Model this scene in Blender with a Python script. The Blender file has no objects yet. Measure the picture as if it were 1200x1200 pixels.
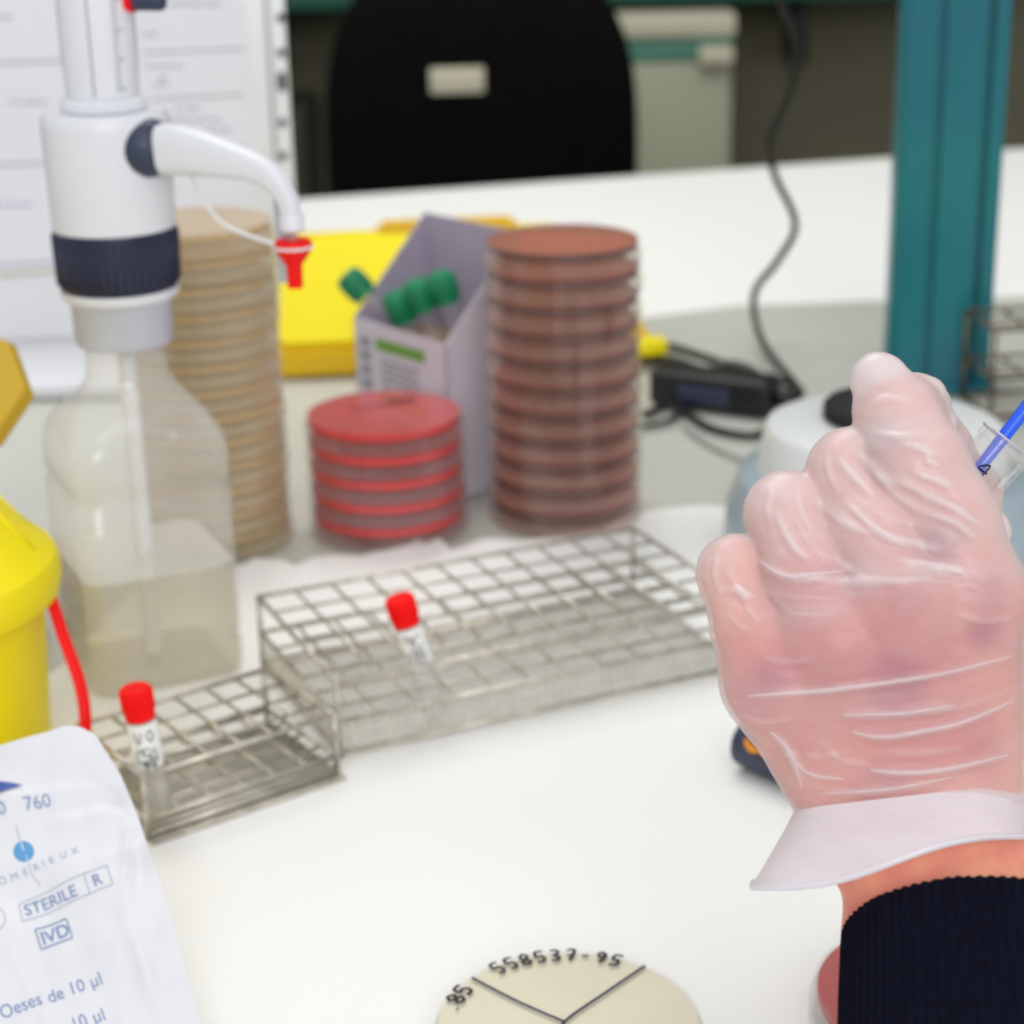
import bpy, bmesh, math, random
import numpy as np
from mathutils import Vector, Matrix, noise
from mathutils.bvhtree import BVHTree
from math import sin, cos, pi, radians, sqrt, atan2
random.seed(7)
S = bpy.context.scene
C = S.collection

# ------------------------------------------------------------------ camera
FPX = 2294.0; PITCH = radians(19.7); ROLL = radians(1.17)
CAM = Vector((0, 0, 0.40))
FW = Vector((0, cos(PITCH), -sin(PITCH)))
_r = Vector((1, 0, 0)); _u = Vector((0, sin(PITCH), cos(PITCH)))
RT = _r*cos(ROLL) - _u*sin(ROLL)
UP = _u*cos(ROLL) + _r*sin(ROLL)
cd = bpy.data.cameras.new('camera'); cam = bpy.data.objects.new('camera', cd); C.objects.link(cam)
cam.matrix_world = Matrix(((RT.x, UP.x, -FW.x, CAM.x), (RT.y, UP.y, -FW.y, CAM.y), (RT.z, UP.z, -FW.z, CAM.z), (0, 0, 0, 1)))
cd.sensor_width = 36; cd.sensor_fit = 'HORIZONTAL'; cd.lens = 36*FPX/1200
cd.clip_start = 0.01; cd.clip_end = 50
cd.dof.use_dof = True; cd.dof.focus_distance = 0.56; cd.dof.aperture_fstop = 12.5
S.camera = cam
S.cycles.transparent_max_bounces = 32

# ------------------------------------------------------------------ light
w = bpy.data.worlds.new('world'); S.world = w; w.use_nodes = True
bg = w.node_tree.nodes['Background']; bg.inputs[0].default_value = (0.93, 0.96, 1.0, 1); bg.inputs[1].default_value = 0.56

def area(name, loc, target, sx, sy, power, col):
    l = bpy.data.lights.new(name, 'AREA'); l.shape = 'RECTANGLE'; l.size = sx; l.size_y = sy; l.energy = power; l.color = col
    o = bpy.data.objects.new(name, l); C.objects.link(o); o.location = loc
    o.rotation_euler = (Vector(target)-Vector(loc)).to_track_quat('-Z', 'Y').to_euler()
    return o
area('ceiling_lamp_near', (0.1, -0.1, 1.8), (0.05, 1.0, 0), 1.3, 0.5, 5, (1, 0.985, 0.96))
area('frontal_fill_lamp', (0.25, -1.5, 1.25), (0.0, 1.0, 0.05), 1.3, 0.9, 23, (1, 1, 1))  # fill lamp added behind the camera to brighten front faces; not a window
area('ceiling_lamp_middle', (-0.2, 1.9, 1.9), (-0.1, 1.75, 0), 1.6, 0.7, 20, (1, 0.99, 0.96))
S.view_settings.view_transform = 'Standard'; S.view_settings.look = 'None'
S.view_settings.exposure = 0.0; S.view_settings.gamma = 1.0; S.view_settings.use_curve_mapping = False

# ------------------------------------------------------------------ helpers
def ray(x, y): return FW + RT*((x-600)/FPX) - UP*((y-600)/FPX)
def P(x, y, h=0.0):
    d = ray(x, y); return CAM + d*((h-CAM.z)/d.z)
def PD(x, y, d): return CAM + ray(x, y)*d

def lin(c):
    return tuple((v/255/12.92) if v/255 <= 0.04045 else ((v/255+0.055)/1.055)**2.4 for v in c)
MATS = {}
def mat(name, col, rough=0.5, metal=0.0, clear=0.0, noise_amt=0.0, nscale=60, bump=0.0, bscale=200, col2=None, sss=0, tint=None, coat=0, rimmed=0.0, emit=0, spec=0.5):
    """principled surface, optionally seen through (clear), mottled (noise_amt, col2) and bumped"""
    m = bpy.data.materials.new(name); m.use_nodes = True
    nt = m.node_tree; N = nt.nodes; L = nt.links
    b = N['Principled BSDF']; out = N['Material Output']
    c = (*lin(col), 1)
    b.inputs['Base Color'].default_value = c; b.inputs['Roughness'].default_value = rough; b.inputs['Metallic'].default_value = metal
    b.inputs['Specular IOR Level'].default_value = spec
    b.inputs['Coat Weight'].default_value = coat
    if sss: b.inputs['Subsurface Weight'].default_value = sss; b.inputs['Subsurface Radius'].default_value = (0.006, 0.003, 0.002); b.inputs['Subsurface Scale'].default_value = 1
    tc = N.new('ShaderNodeTexCoord')
    if noise_amt or col2:
        n = N.new('ShaderNodeTexNoise'); n.inputs['Scale'].default_value = nscale; n.inputs['Detail'].default_value = 4
        L.new(tc.outputs['Object'], n.inputs['Vector'])
        mx = N.new('ShaderNodeMix'); mx.data_type = 'RGBA'
        c2 = (*lin(col2), 1) if col2 else tuple(v*(1-noise_amt) for v in c[:3])+(1,)
        mx.inputs[6].default_value = c; mx.inputs[7].default_value = c2
        rp = N.new('ShaderNodeValToRGB'); rp.color_ramp.elements[0].position = 0.38; rp.color_ramp.elements[1].position = 0.62
        L.new(n.outputs['Fac'], rp.inputs[0]); L.new(rp.outputs[0], mx.inputs[0]); L.new(mx.outputs[2], b.inputs['Base Color'])
    if bump:
        n2 = N.new('ShaderNodeTexNoise'); n2.inputs['Scale'].default_value = bscale; n2.inputs['Detail'].default_value = 5
        L.new(tc.outputs['Object'], n2.inputs['Vector'])
        bp = N.new('ShaderNodeBump'); bp.inputs['Strength'].default_value = bump; bp.inputs['Distance'].default_value = 0.002
        L.new(n2.outputs['Fac'], bp.inputs['Height']); L.new(bp.outputs[0], b.inputs['Normal'])
    if clear:
        t = N.new('ShaderNodeBsdfTransparent'); t.inputs[0].default_value = (*lin(tint), 1) if tint else (1, 1, 1, 1)
        ms = N.new('ShaderNodeMixShader')
        if rimmed:
            lw = N.new('ShaderNodeLayerWeight'); lw.inputs[0].default_value = 0.35
            mr = N.new('ShaderNodeMapRange'); mr.inputs[3].default_value = 1-clear; mr.inputs[4].default_value = min(1, 1-clear+rimmed)
            L.new(lw.outputs['Facing'], mr.inputs[0]); L.new(mr.outputs[0], ms.inputs[0])
        else:
            ms.inputs[0].default_value = 1-clear
        L.new(t.outputs[0], ms.inputs[1]); L.new(b.outputs[0], ms.inputs[2])
        fr = N.new('ShaderNodeLayerWeight'); fr.inputs[0].default_value = .5; gl = N.new('ShaderNodeBsdfGlossy'); gl.inputs['Roughness'].default_value = max(rough, .12)
        fp_ = N.new('ShaderNodeMath'); fp_.operation = 'POWER'; fp_.inputs[1].default_value = 5; L.new(fr.outputs['Facing'], fp_.inputs[0]); fm = N.new('ShaderNodeMath'); fm.operation = 'MULTIPLY_ADD'; fm.inputs[1].default_value = .30; fm.inputs[2].default_value = .025; L.new(fp_.outputs[0], fm.inputs[0])
        m9 = N.new('ShaderNodeMixShader'); L.new(fm.outputs[0], m9.inputs[0]); L.new(ms.outputs[0], m9.inputs[1]); L.new(gl.outputs[0], m9.inputs[2]); L.new(m9.outputs[0], out.inputs[0])
    MATS[name] = m
    return m

def link(name, me, m, parent=None, smooth=True):
    o = bpy.data.objects.new(name, me); C.objects.link(o)
    for mm in (m if isinstance(m, (list, tuple)) else [m]): me.materials.append(mm)
    if smooth and len(me.polygons): me.polygons.foreach_set('use_smooth', [True]*len(me.polygons))
    if parent: o.parent = parent
    return o
def finish(name, bm, m, parent=None, smooth=True, edge=35):
    bmesh.ops.recalc_face_normals(bm, faces=bm.faces)
    if smooth:
        for e in bm.edges:
            if len(e.link_faces) == 2 and e.calc_face_angle(0) > radians(edge): e.smooth = False
    me = bpy.data.meshes.new(name); bm.to_mesh(me); bm.free()
    return link(name, me, m, parent, smooth)
def tag(o, label=None, cat=None, group=None, kind=None):
    if label: o['label'] = label
    if cat: o['category'] = cat
    if group: o['group'] = group
    if kind: o['kind'] = kind
    return o
def thing(name, label, cat, loc=(0, 0, 0), rz=0, group=None):
    o = bpy.data.objects.new(name, None); C.objects.link(o); o.empty_display_size = 0.01
    o.location = loc; o.rotation_euler = (0, 0, rz); return tag(o, label, cat, group)
def copy_tree(o, parent=None):
    c = o.copy(); C.objects.link(c); c.parent = parent
    for ch in list(o.children): copy_tree(ch, c)
    return c

def lathe(bm, prof, seg=48, M=None, close=False, mats=None):
    rings = []
    for (r, z) in prof:
        if r < 1e-7:
            rings.append([bm.verts.new((0, 0, z))])
        else:
            rings.append([bm.verts.new((r*cos(2*pi*i/seg), r*sin(2*pi*i/seg), z)) for i in range(seg)])
    pairs = list(zip(rings[:-1], rings[1:]))
    if close: pairs.append((rings[-1], rings[0]))
    fs = []
    for k, (a, b) in enumerate(pairs):
        for i in range(seg):
            j = (i+1) % seg
            if len(a) == 1 and len(b) == 1: continue
            if len(a) == 1: f = bm.faces.new((a[0], b[j], b[i]))
            elif len(b) == 1: f = bm.faces.new((a[i], a[j], b[0]))
            else: f = bm.faces.new((a[i], a[j], b[j], b[i]))
            if mats: f.material_index = mats[k]
            fs.append(f)
    if M is not None: bmesh.ops.transform(bm, matrix=M, verts=[v for r in rings for v in r])
    return fs
def tube(bm, pts, r, seg=10, cap=True, flat=1.0):
    pts = [Vector(p) for p in pts]; n = len(pts); rings = []
    rr = r if isinstance(r, (list, tuple)) else [r]*n
    t0 = (pts[1]-pts[0]).normalized(); ref = Vector((0, 0, 1)) if abs(t0.z) < 0.9 else Vector((1, 0, 0))
    a = t0.cross(ref).normalized()
    for i, p in enumerate(pts):
        t = (pts[min(i+1, n-1)]-pts[max(i-1, 0)]).normalized()
        a = (a-t*a.dot(t)).normalized(); b = t.cross(a)
        rings.append([bm.verts.new(p+(a*cos(2*pi*k/seg)+b*flat*sin(2*pi*k/seg))*rr[i]) for k in range(seg)])
    for x, y in zip(rings[:-1], rings[1:]):
        for k in range(seg): bm.faces.new((x[k], x[(k+1) % seg], y[(k+1) % seg], y[k]))
    if cap: bm.faces.new(rings[0][::-1]); bm.faces.new(rings[-1])
def smooth_path(pts, n=8):
    pts = [Vector(p) for p in pts]; out = []
    for i in range(len(pts)-1):
        p0 = pts[max(i-1, 0)]; p1 = pts[i]; p2 = pts[i+1]; p3 = pts[min(i+2, len(pts)-1)]
        for k in range(n):
            t = k/n
            out.append(0.5*((2*p1)+(p2-p0)*t+(2*p0-5*p1+4*p2-p3)*t*t+(3*p1-p0-3*p2+p3)*t**3))
    out.append(pts[-1]); return out
def box(bm, x0, x1, y0, y1, z0, z1, bev=0.0, seg=2, M=None):
    r = bmesh.ops.create_cube(bm, size=1); vs = r['verts']
    for v in vs: v.co = Vector((x0 if v.co.x < 0 else x1, y0 if v.co.y < 0 else y1, z0 if v.co.z < 0 else z1))
    if M is not None: bmesh.ops.transform(bm, matrix=M, verts=vs)
    if bev:
        es = list({e for v in vs for e in v.link_edges})
        bmesh.ops.bevel(bm, geom=es, offset=bev, segments=seg, affect='EDGES', profile=0.5)
def prism(bm, poly, z0, z1):
    """extrude a ground outline (list of xy) between two heights; z1 may be a list of heights"""
    zt = z1 if isinstance(z1, (list, tuple)) else [z1]*len(poly)
    a = [bm.verts.new((p[0], p[1], z0)) for p in poly]; b = [bm.verts.new((p[0], p[1], z)) for p, z in zip(poly, zt)]
    n = len(poly)
    bm.faces.new(a[::-1]); bm.faces.new(b)
    for i in range(n): bm.faces.new((a[i], a[(i+1) % n], b[(i+1) % n], b[i]))
def NB(): return bmesh.new()
def frame(o, x, z):
    """matrix with local z along z, local x near x, origin o"""
    z = Vector(z).normalized(); x = Vector(x); x = (x-z*x.dot(z)).normalized(); y = z.cross(x)
    return Matrix(((x.x, y.x, z.x, o[0]), (x.y, y.y, z.y, o[1]), (x.z, y.z, z.z, o[2]), (0, 0, 0, 1)))

# ------------------------------------------------------------------ materials
m_bench = mat('bench_laminate', (205, 206, 196), 0.35, noise_amt=0.06, nscale=8)
m_paper = mat('bench_paper', (248, 247, 243), 0.75, bump=0.25, bscale=25)
m_tissue = mat('tissue', (250, 250, 250), 0.85, bump=0.3, bscale=80)
m_wall = mat('olive_wall', (128, 123, 100), 0.8, noise_amt=0.12, nscale=3)
m_floor = mat('floor_vinyl', (95, 92, 82), 0.6, noise_amt=0.2, nscale=6)
m_dgreen = mat('dark_green_paint', (20, 84, 66), 0.5, noise_amt=0.1, nscale=5)
m_teal = mat('teal_paint', (6, 118, 122), 0.3, nscale=9, col2=(8, 104, 120))
m_black = mat('black_plastic', (20, 20, 21), 0.45, noise_amt=0.2, nscale=50)
m_fabric = mat('black_fabric', (13, 13, 12), 0.95, noise_amt=0.3, nscale=80, bump=0.3, bscale=400, spec=0.1)
m_beige = mat('beige_paint', (176, 176, 150), 0.5, noise_amt=0.04, nscale=5)
m_cream = mat('cream_top', (214, 208, 182), 0.5, noise_amt=0.04, nscale=5)
m_steel = mat('wire_steel', (216, 210, 196), 0.36, metal=0.7, noise_amt=0.3, nscale=120)
m_steel_l = mat('wire_mesh_steel', (226, 222, 210), 0.45, metal=0.4, noise_amt=0.2, nscale=120)
m_steel_d = mat('wire_steel_brown', (128, 112, 88), 0.4, metal=0.6, noise_amt=0.4, nscale=120)
m_white_pl = mat('white_plastic', (232, 233, 238), 0.35, noise_amt=0.03, nscale=20)
m_pale_pl = mat('pale_translucent_plastic', (206, 208, 222), 0.35, clear=0.12, noise_amt=0.03, nscale=20)
m_navy = mat('navy_plastic', (33, 38, 66), 0.4, noise_amt=0.15, nscale=30)
m_slate = mat('slate_plastic', (52, 60, 84), 0.45, noise_amt=0.1, nscale=30)
m_red = mat('red_plastic', (250, 14, 10), 0.5, spec=.25, noise_amt=0.06, nscale=40)
m_redcap = mat('red_cap', (255, 10, 8), 0.55, spec=.2, noise_amt=0.05, nscale=80)
m_yellow = mat('yellow_plastic', (255, 234, 10), 0.45, spec=.3, noise_amt=0.04, nscale=12)
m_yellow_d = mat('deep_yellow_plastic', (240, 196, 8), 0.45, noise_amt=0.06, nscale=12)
m_yellow_shaded = mat('shaded_yellow_plastic', (204, 166, 22), 0.45, noise_amt=0.1, nscale=14)  # yellow plastic with the shade of the flap's underside put into the colour
m_green = mat('green_cap', (16, 138, 92), 0.4, noise_amt=0.15, nscale=120)
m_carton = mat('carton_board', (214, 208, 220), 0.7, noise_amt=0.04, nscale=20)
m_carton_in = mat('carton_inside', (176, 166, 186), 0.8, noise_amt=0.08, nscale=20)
m_greenbar = mat('green_print', (112, 164, 62), 0.7, noise_amt=0.05)
m_greyprint = mat('grey_print', (150, 152, 160), 0.8, noise_amt=0.1, nscale=300)
m_blueprint = mat('blue_print', (172, 178, 206), 0.8, noise_amt=0.1, nscale=300)
m_lineprint = mat('line_print', (178, 176, 182), 0.8, noise_amt=0.1, nscale=300)
m_sheet = mat('printed_sheet', (246, 245, 252), 0.6, noise_amt=0.02, nscale=8)
m_pocket = mat('plastic_pocket', (248, 248, 250), 0.3, noise_amt=0.02, nscale=8)
m_hole = mat('dark_hole', (34, 36, 40), 0.8, noise_amt=0.1)
m_ink = mat('marker_ink', (24, 22, 62), 0.5, noise_amt=0.1, nscale=400)
m_ink_blk = mat('black_ink', (26, 24, 34), 0.5, noise_amt=0.1, nscale=400)
m_clearw = mat('clear_dish_plastic', (236, 232, 228), 0.12, clear=0.9, rimmed=0.2, noise_amt=0.02)
m_clear = mat('clear_polystyrene', (240, 240, 236), 0.08, clear=0.96, rimmed=0.12, noise_amt=0.02)
m_agar_b = mat('chocolate_agar', (214, 98, 52), 0.35, clear=0.4, tint=(255, 176, 130), noise_amt=0.12, nscale=30)
m_agar_be = mat('chocolate_agar_edge', (70, 6, 16), 0.3, noise_amt=0.15, nscale=60)
m_agar_r = mat('blood_agar', (232, 14, 12), 0.3, clear=0.25, tint=(250, 110, 100), noise_amt=0.1, nscale=30)
m_agar_re = mat('blood_agar_edge', (225, 0, 8), 0.35, noise_amt=0.1, nscale=60)
m_agar_y = mat('tan_agar', (236, 206, 150), 0.4, clear=0.45, tint=(250, 232, 196), noise_amt=0.1, nscale=40)
m_agar_ye = mat('tan_agar_edge', (214, 174, 110), 0.4, clear=0.2, noise_amt=0.1, nscale=40)
m_agar_p = mat('pink_agar_edge', (206, 120, 110), 0.4, clear=0.2, noise_amt=0.1, nscale=40)
m_agar_c = mat('cream_agar', (240, 232, 204), 0.3, noise_amt=0.04, nscale=30)
m_bottle = mat('bottle_plastic', (250, 250, 248), 0.14, clear=0.80, rimmed=0.14, noise_amt=0.02, tint=(254, 253, 250))
m_liquid = mat('bottle_liquid', (222, 217, 202), 0.12, clear=0.82, tint=(246, 242, 230), noise_amt=0.02)
m_bag = mat('pouch_film', (226, 226, 230), 0.5, bump=0.05, bscale=14, noise_amt=0.02, nscale=30)
m_bagink = mat('pouch_ink', (128, 150, 192), 0.6, noise_amt=0.1, nscale=500)
m_bagink2 = mat('pouch_ink_dark', (62, 92, 168), 0.6, noise_amt=0.1, nscale=500)
m_baglogo = mat('pouch_ink_sky', (92, 160, 212), 0.6, noise_amt=0.1, nscale=500)
m_baggrey = mat('pouch_ink_grey', (168, 176, 196), 0.6, noise_amt=0.1, nscale=500)
m_blue = mat('blue_loop_plastic', (30, 100, 255), 0.35, noise_amt=0.05, nscale=50, clear=0.06)
m_device = mat('device_shell', (226, 229, 228), 0.35, noise_amt=0.03, nscale=20)
m_devring = mat('device_ring', (176, 194, 204), 0.25, noise_amt=0.04, nscale=20, clear=0.15)
m_rubber = mat('black_rubber', (22, 22, 24), 0.7, noise_amt=0.2, nscale=60)
m_orange = mat('orange_print', (250, 158, 40), 0.5, noise_amt=0.05)
m_knit = mat('navy_knit', (10, 12, 32), 0.95, noise_amt=0.3, nscale=500, bump=0.6, bscale=900, spec=0.15)

# ================================================================== ROOM
FLOOR = -0.86
bm = NB(); box(bm, -3.5, 3.5, -1.5, 4.1, FLOOR-0.1, FLOOR); tag(finish('floor', bm, m_floor, smooth=False), kind='structure')
bm = NB(); box(bm, -3.5, 3.5, 3.55, 3.65, FLOOR, 2.4); tag(finish('wall_back', bm, m_wall, smooth=False), kind='structure')

# bench: island with its back edge running slightly away to the left
e1 = P(350, 232); e2 = P(1200, 172); ed = (e2-e1).normalized()
q1 = e1-ed*1.3; q2 = e2+ed*0.9
nd = Vector((ed.y, -ed.x, 0))            # towards the camera
BT = 0.0
bench = thing('laboratory_bench', 'long pale grey laboratory bench standing across the room under everything', 'bench', (0, 1.2, FLOOR))
def wl(bmx, root):                        # world coordinates -> local of an unrotated root
    bmesh.ops.translate(bmx, vec=-Vector(root.location), verts=bmx.verts)
bm = NB(); prism(bm, [q1[:2], (q1+nd*2.1)[:2], (q2+nd*2.1)[:2], q2[:2]], -0.035, -0.0012); wl(bm, bench); finish('bench_top', bm, m_bench, bench, smooth=False)
bm = NB(); a = q1+nd*0.12+ed*.1; b = q2+nd*0.12-ed*.1; prism(bm, [a[:2], (a+nd*1.85)[:2], (b+nd*1.85)[:2], b[:2]], FLOOR, -0.0352); wl(bm, bench); finish('bench_cabinet', bm, m_beige, bench, smooth=False)

# paper on the far half (up to the back edge) and on the near half
def sheet(name, outline, label, m, z=0.0, th=0.0009, ruffle=None):
    bm = NB(); n = 10
    prism(bm, [p[:2] for p in outline], z-th, z)
    return tag(finish(name, bm, m, smooth=False), label, 'paper')
far = [P(-60, 262), P(-60, 440), P(120, 440), P(330, 400), P(560, 385), P(700, 378), P(860, 358), P(1030, 352), P(1250, 345), P(1260, 172), P(1180, 175.5), P(800, 203), P(350, 234)]
sheet('bench_paper', far, 'white paper sheet covering the far half of the bench in front of the black chair', m_paper, 0.0, 0.001)
# near sheet: lifted, torn back edge
edge_px = [(-260, 880), (-60, 812), (60, 790), (150, 700), (215, 672), (285, 668), (300, 660), (330, 662), (350, 668), (380, 656), (420, 657), (450, 650), (478, 645), (488, 636), (500, 641), (512, 637), (522, 644), (530, 650), (560, 640), (640, 632), (700, 622), (740, 604), (790, 596), (840, 594), (900, 604), (1000, 640), (1080, 670), (1180, 690), (1260, 690), (1500, 660)]
bm = NB(); rows = []
dense = smooth_path([P(x, y, 0.0) for x, y in edge_px], 5)
nrow = 26
for i, p in enumerate(dense):
    col = []
    q = Vector((p.x*0.62, 0.30+0.02*sin(i*.3), 0))
    for j in range(nrow+1):
        t = (j/nrow)**1.7
        v = p.lerp(q, t)
        lift = 0.0042*math.exp(-(t/0.035)**2)*(1 if -0.19 < p.x < 0.0 else 0.15)*(0.65+0.55*noise.noise(Vector((p.x*90, 3, 1))))
        v.z = lift+0.0003+0.0005*noise.noise(Vector((v.x*9, v.y*7, 0)))
        col.append(bm.verts.new(v))
    rows.append(col)
for a, b in zip(rows[:-1], rows[1:]):
    for j in range(nrow): bm.faces.new((a[j], a[j+1], b[j+1], b[j]))
tag(finish('bench_paper', bm, m_paper), 'white paper sheet with torn back edge under the racks and the front dish', 'paper')

# ---------------------------------------------------------------- background: chair
ch = thing('office_chair', 'black fabric office chair with white label behind the bench', 'chair', (-0.03, 2.72, FLOOR), 0.05)
bm = NB()
ns, nt_ = 40, 14
def back_pt(u, v, side):
    # u across (-1..1), v up (0..1); rounded shield outline
    h = -0.30+0.515*v
    wd = 0.215*(1-0.40*max(0, (v-0.5)/0.5)**3.2-0.22*max(0, (0.22-v)/0.22)**2)
    x = u*wd; y = -0.035*(1-u*u)*1.0+0.02*(v-.5)**2*3
    th = 0.032*sqrt(max(0, 1-abs(u)**4))*sqrt(max(0.0, 1-abs(2*v-1)**6))
    return Vector((x, y+side*th, h-FLOOR))
for side in (-1, 1):
    g = [[bm.verts.new(back_pt(-1+2*i/ns, j/nt_, side)) for j in range(nt_+1)] for i in range(ns+1)]
    for i in range(ns):
        for j in range(nt_): bm.faces.new((g[i][j], g[i+1][j], g[i+1][j+1], g[i][j+1]))
bmesh.ops.remove_doubles(bm, verts=bm.verts, dist=0.0006)
br = finish('backrest', bm, m_fabric, ch)
bm = NB()
pl = (CAM+ray(533, 93)*2.62)-Vector(ch.location)
box(bm, pl.x-.036, pl.x+.036, -0.069, -0.066, pl.z-.017, pl.z+.017, 0.0008); tag(finish('maker_label', bm, m_cream, br), 'small white label on the backrest')
bm = NB(); box(bm, -.03, .03, .0, .03, 0.42, 0.62, 0.006); finish('back_bracket', bm, m_black, ch)
bm = NB(); box(bm, -.23, .23, 0.0, .44, 0.42, 0.49, 0.03, 3); finish('seat', bm, m_fabric, ch)
bm = NB(); tube(bm, [(0, .22, .08), (0, .22, .43)], 0.028, 16); finish('gas_column', bm, m_black, ch)
for k in range(5):
    a = 2*pi*k/5+.2; e = Vector((.27*cos(a), .22+.27*sin(a), .075))
    bm = NB(); tube(bm, [(0, .22, .10), e], [.026, .014], 10); lg = finish('base_leg', bm, m_black, ch)
    bm = NB(); lathe(bm, [(0, -.012), (.028, -.012), (.03, 0), (.028, .012), (0, .012)], 20, frame((e.x, e.y, .0305), (1, 0, 0), (sin(a), -cos(a), 0))); finish('caster', bm, m_black, lg)

# low cabinet with teal drawer line behind the chair
cb = thing('floor_cabinet', 'beige low cabinet with cream top and teal drawer band against the back wall', 'cabinet', (0.27, 3.25, FLOOR), 0)
zt = 0.085-FLOOR; x0, x1 = -0.125, 0.108
bm = NB(); box(bm, x0+.004, x1-.004, 0, .29, 0, zt-.075, 0.003); finish('body', bm, m_beige, cb)
bm = NB(); box(bm, x0, x1, -.012, .292, zt-.036, zt, 0.004); finish('cabinet_top', bm, m_cream, cb)
bm = NB(); box(bm, x0+.004, x1-.004, -0.002, .288, zt-.074, zt-.037, 0.002); dr = finish('drawer', bm, mat('teal_band', (92, 150, 128), 0.5, noise_amt=.05), cb)
bm = NB(); box(bm, x1-.06, x1-.004, -0.026, -0.003, zt-.08, zt-.05, 0.006); tag(finish('handle', bm, m_cream, dr), 'cream drawer handle')
bm = NB(); box(bm, x0+.014, x1-.012, -0.006, -0.0005, .05, zt-.09, 0.003); finish('door', bm, m_beige, cb)

# dark green shelf on the back wall
sh = thing('wall_shelf', 'dark green shelf box running along the back wall at the top', 'shelf', (0, 3.40, 0.098))
bm = NB(); box(bm, -1.6, .9, -.10, .148, 0.0, .03, .002); finish('shelf_board', bm, m_dgreen, sh)
bm = NB(); box(bm, -1.6, .9, -.10, -.08, 0.031, .25, .002); finish('front_panel', bm, m_dgreen, sh)
for xx in (-1.2, -.4, .5):
    bm = NB(); box(bm, xx, xx+.02, .02, .148, -.12, -.001, .002); finish('shelf_bracket', bm, m_black, sh)
# dark items low behind the chair on the left
dk = thing('storage_box', 'dark grey storage box on a cart behind the chair, left of it', 'box', (-0.46, 3.22, FLOOR), 0.0)
bm = NB(); box(bm, -.17, .13, 0, .3, 0, .80, .01); finish('cart_body', bm, mat('dark_grey_box', (64, 62, 54), .7, noise_amt=.15, nscale=9), dk)
bm = NB(); box(bm, -.09, .07, -.01, .2, .801, .87, .02, 3); finish('lid', bm, m_black, dk)

# ---------------------------------------------------------------- teal post
pc = P(1094, 447)
pt = thing('shelf_post', 'teal painted square metal post rising from the bench at right', 'post', (pc.x, pc.y, 0), radians(-8))
bm = NB()
prof = [(-.036, .03), (-.036, -.024), (-.030, -.03), (-.012, -.03), (-.012, -.024), (-.006, -.024), (-.006, -.03), (.020, -.03), (.020, -.022), (.026, -.022), (.026, -.03), (.034, -.03), (.036, -.028), (.036, .03)]
prism(bm, prof, 0.006, 0.75); finish('upright', bm, m_teal, pt, smooth=False)
bm = NB(); box(bm, -.042, .042, -.036, .036, 0, .0058, .001); finish('foot_plate', bm, m_teal, pt)

# ---------------------------------------------------------------- document stand
ds = thing('document_stand', 'white document stand with printed sheets behind the bottle, at upper left', 'document stand', (0, 1.0, 0))
def dl(px, py, yy):                      # point on the vertical plane y=yy, in stand-local coordinates
    d = ray(px, py); p = CAM+d*((yy-CAM.y)/d.y); return p-Vector(ds.location)
YS = 1.52
bm = NB(); b0 = P(-160, 470); b1 = P(82, 470)
box(bm, b0.x, dl(230, 350, YS).x, P(0, 470).y-1.0, YS-1.0+.02, 0.0002, 0.010, .003); finish('stand_base', bm, m_white_pl, ds)
tl = dl(-160, -80, YS); br_ = dl(352, 346, YS)
bm = NB(); box(bm, tl.x, br_.x, YS-1.0, YS-1.0+.006, 0.0102, tl.z, .001); finish('back_panel', bm, m_pocket, ds)
sr = dl(308, 342, YS)
bm = NB(); box(bm, tl.x+.01, sr.x, YS-1.0-.0016, YS-1.0-.0003, dl(0, 330, YS).z, tl.z-.005); sheet_o = finish('printed_sheet', bm, m_sheet, ds, smooth=False)
bm = NB(); box(bm, dl(310, 0, YS).x, dl(314, 0, YS).x, YS-1.0-.0022, YS-1.0-.0003, .06, tl.z-.005); finish('pocket_seam', bm, m_lineprint, ds, smooth=False)
for py, lng in ((-22, 0), (21, 0), (62, 0), (96, 1), (144, 0), (183, 0), (224, 0)):
    c = dl(329+(py-20)*.018, py, YS); bm = NB()
    hh = .0042 if lng else 0
    vs = []
    for k in range(24):
        a = 2*pi*k/24; r = .0033
        vs.append((c.x+r*cos(a), c.z+r*sin(a)+(hh if sin(a) > 0 else -hh)))
    fr = [bm.verts.new((x, YS-1.0-.0004, z)) for x, z in vs]; bk = [bm.verts.new((x, YS-1.0+.0002, z)) for x, z in vs]
    bm.faces.new(fr)
    for k in range(24): bm.faces.new((fr[k], fr[(k+1) % 24], bk[(k+1) % 24], bk[k]))
    finish('punched_hole', bm, m_hole, ds, smooth=False)
def strip(px0, py0, px1, py1, wpx, m, name='print_line'):
    a = dl(px0, py0, YS); b = dl(px1, py1, YS); h = wpx/FPX*1.5
    bm = NB(); y = YS-1.0-.0018
    vs = [bm.verts.new((a.x, y, a.z-h/2)), bm.verts.new((b.x, y, b.z-h/2)), bm.verts.new((b.x, y, b.z+h/2)), bm.verts.new((a.x, y, a.z+h/2))]
    bm.faces.new(vs); return finish(name, bm, m, sheet_o, smooth=False)
strip(-150, 79, 80, 71, 2.5, m_lineprint); strip(-150, 199, 72, 190, 2.5, m_lineprint); strip(-150, 318, 70, 307, 3, m_lineprint)
strip(168, 62, 288, 57, 2.2, m_lineprint); strip(178, 116, 285, 111, 2.2, m_lineprint); strip(-150, 330, 68, 318, 5, mat('ochre_print', (214, 206, 176), .8, noise_amt=.3, nscale=300))
random.seed(3)
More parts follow.
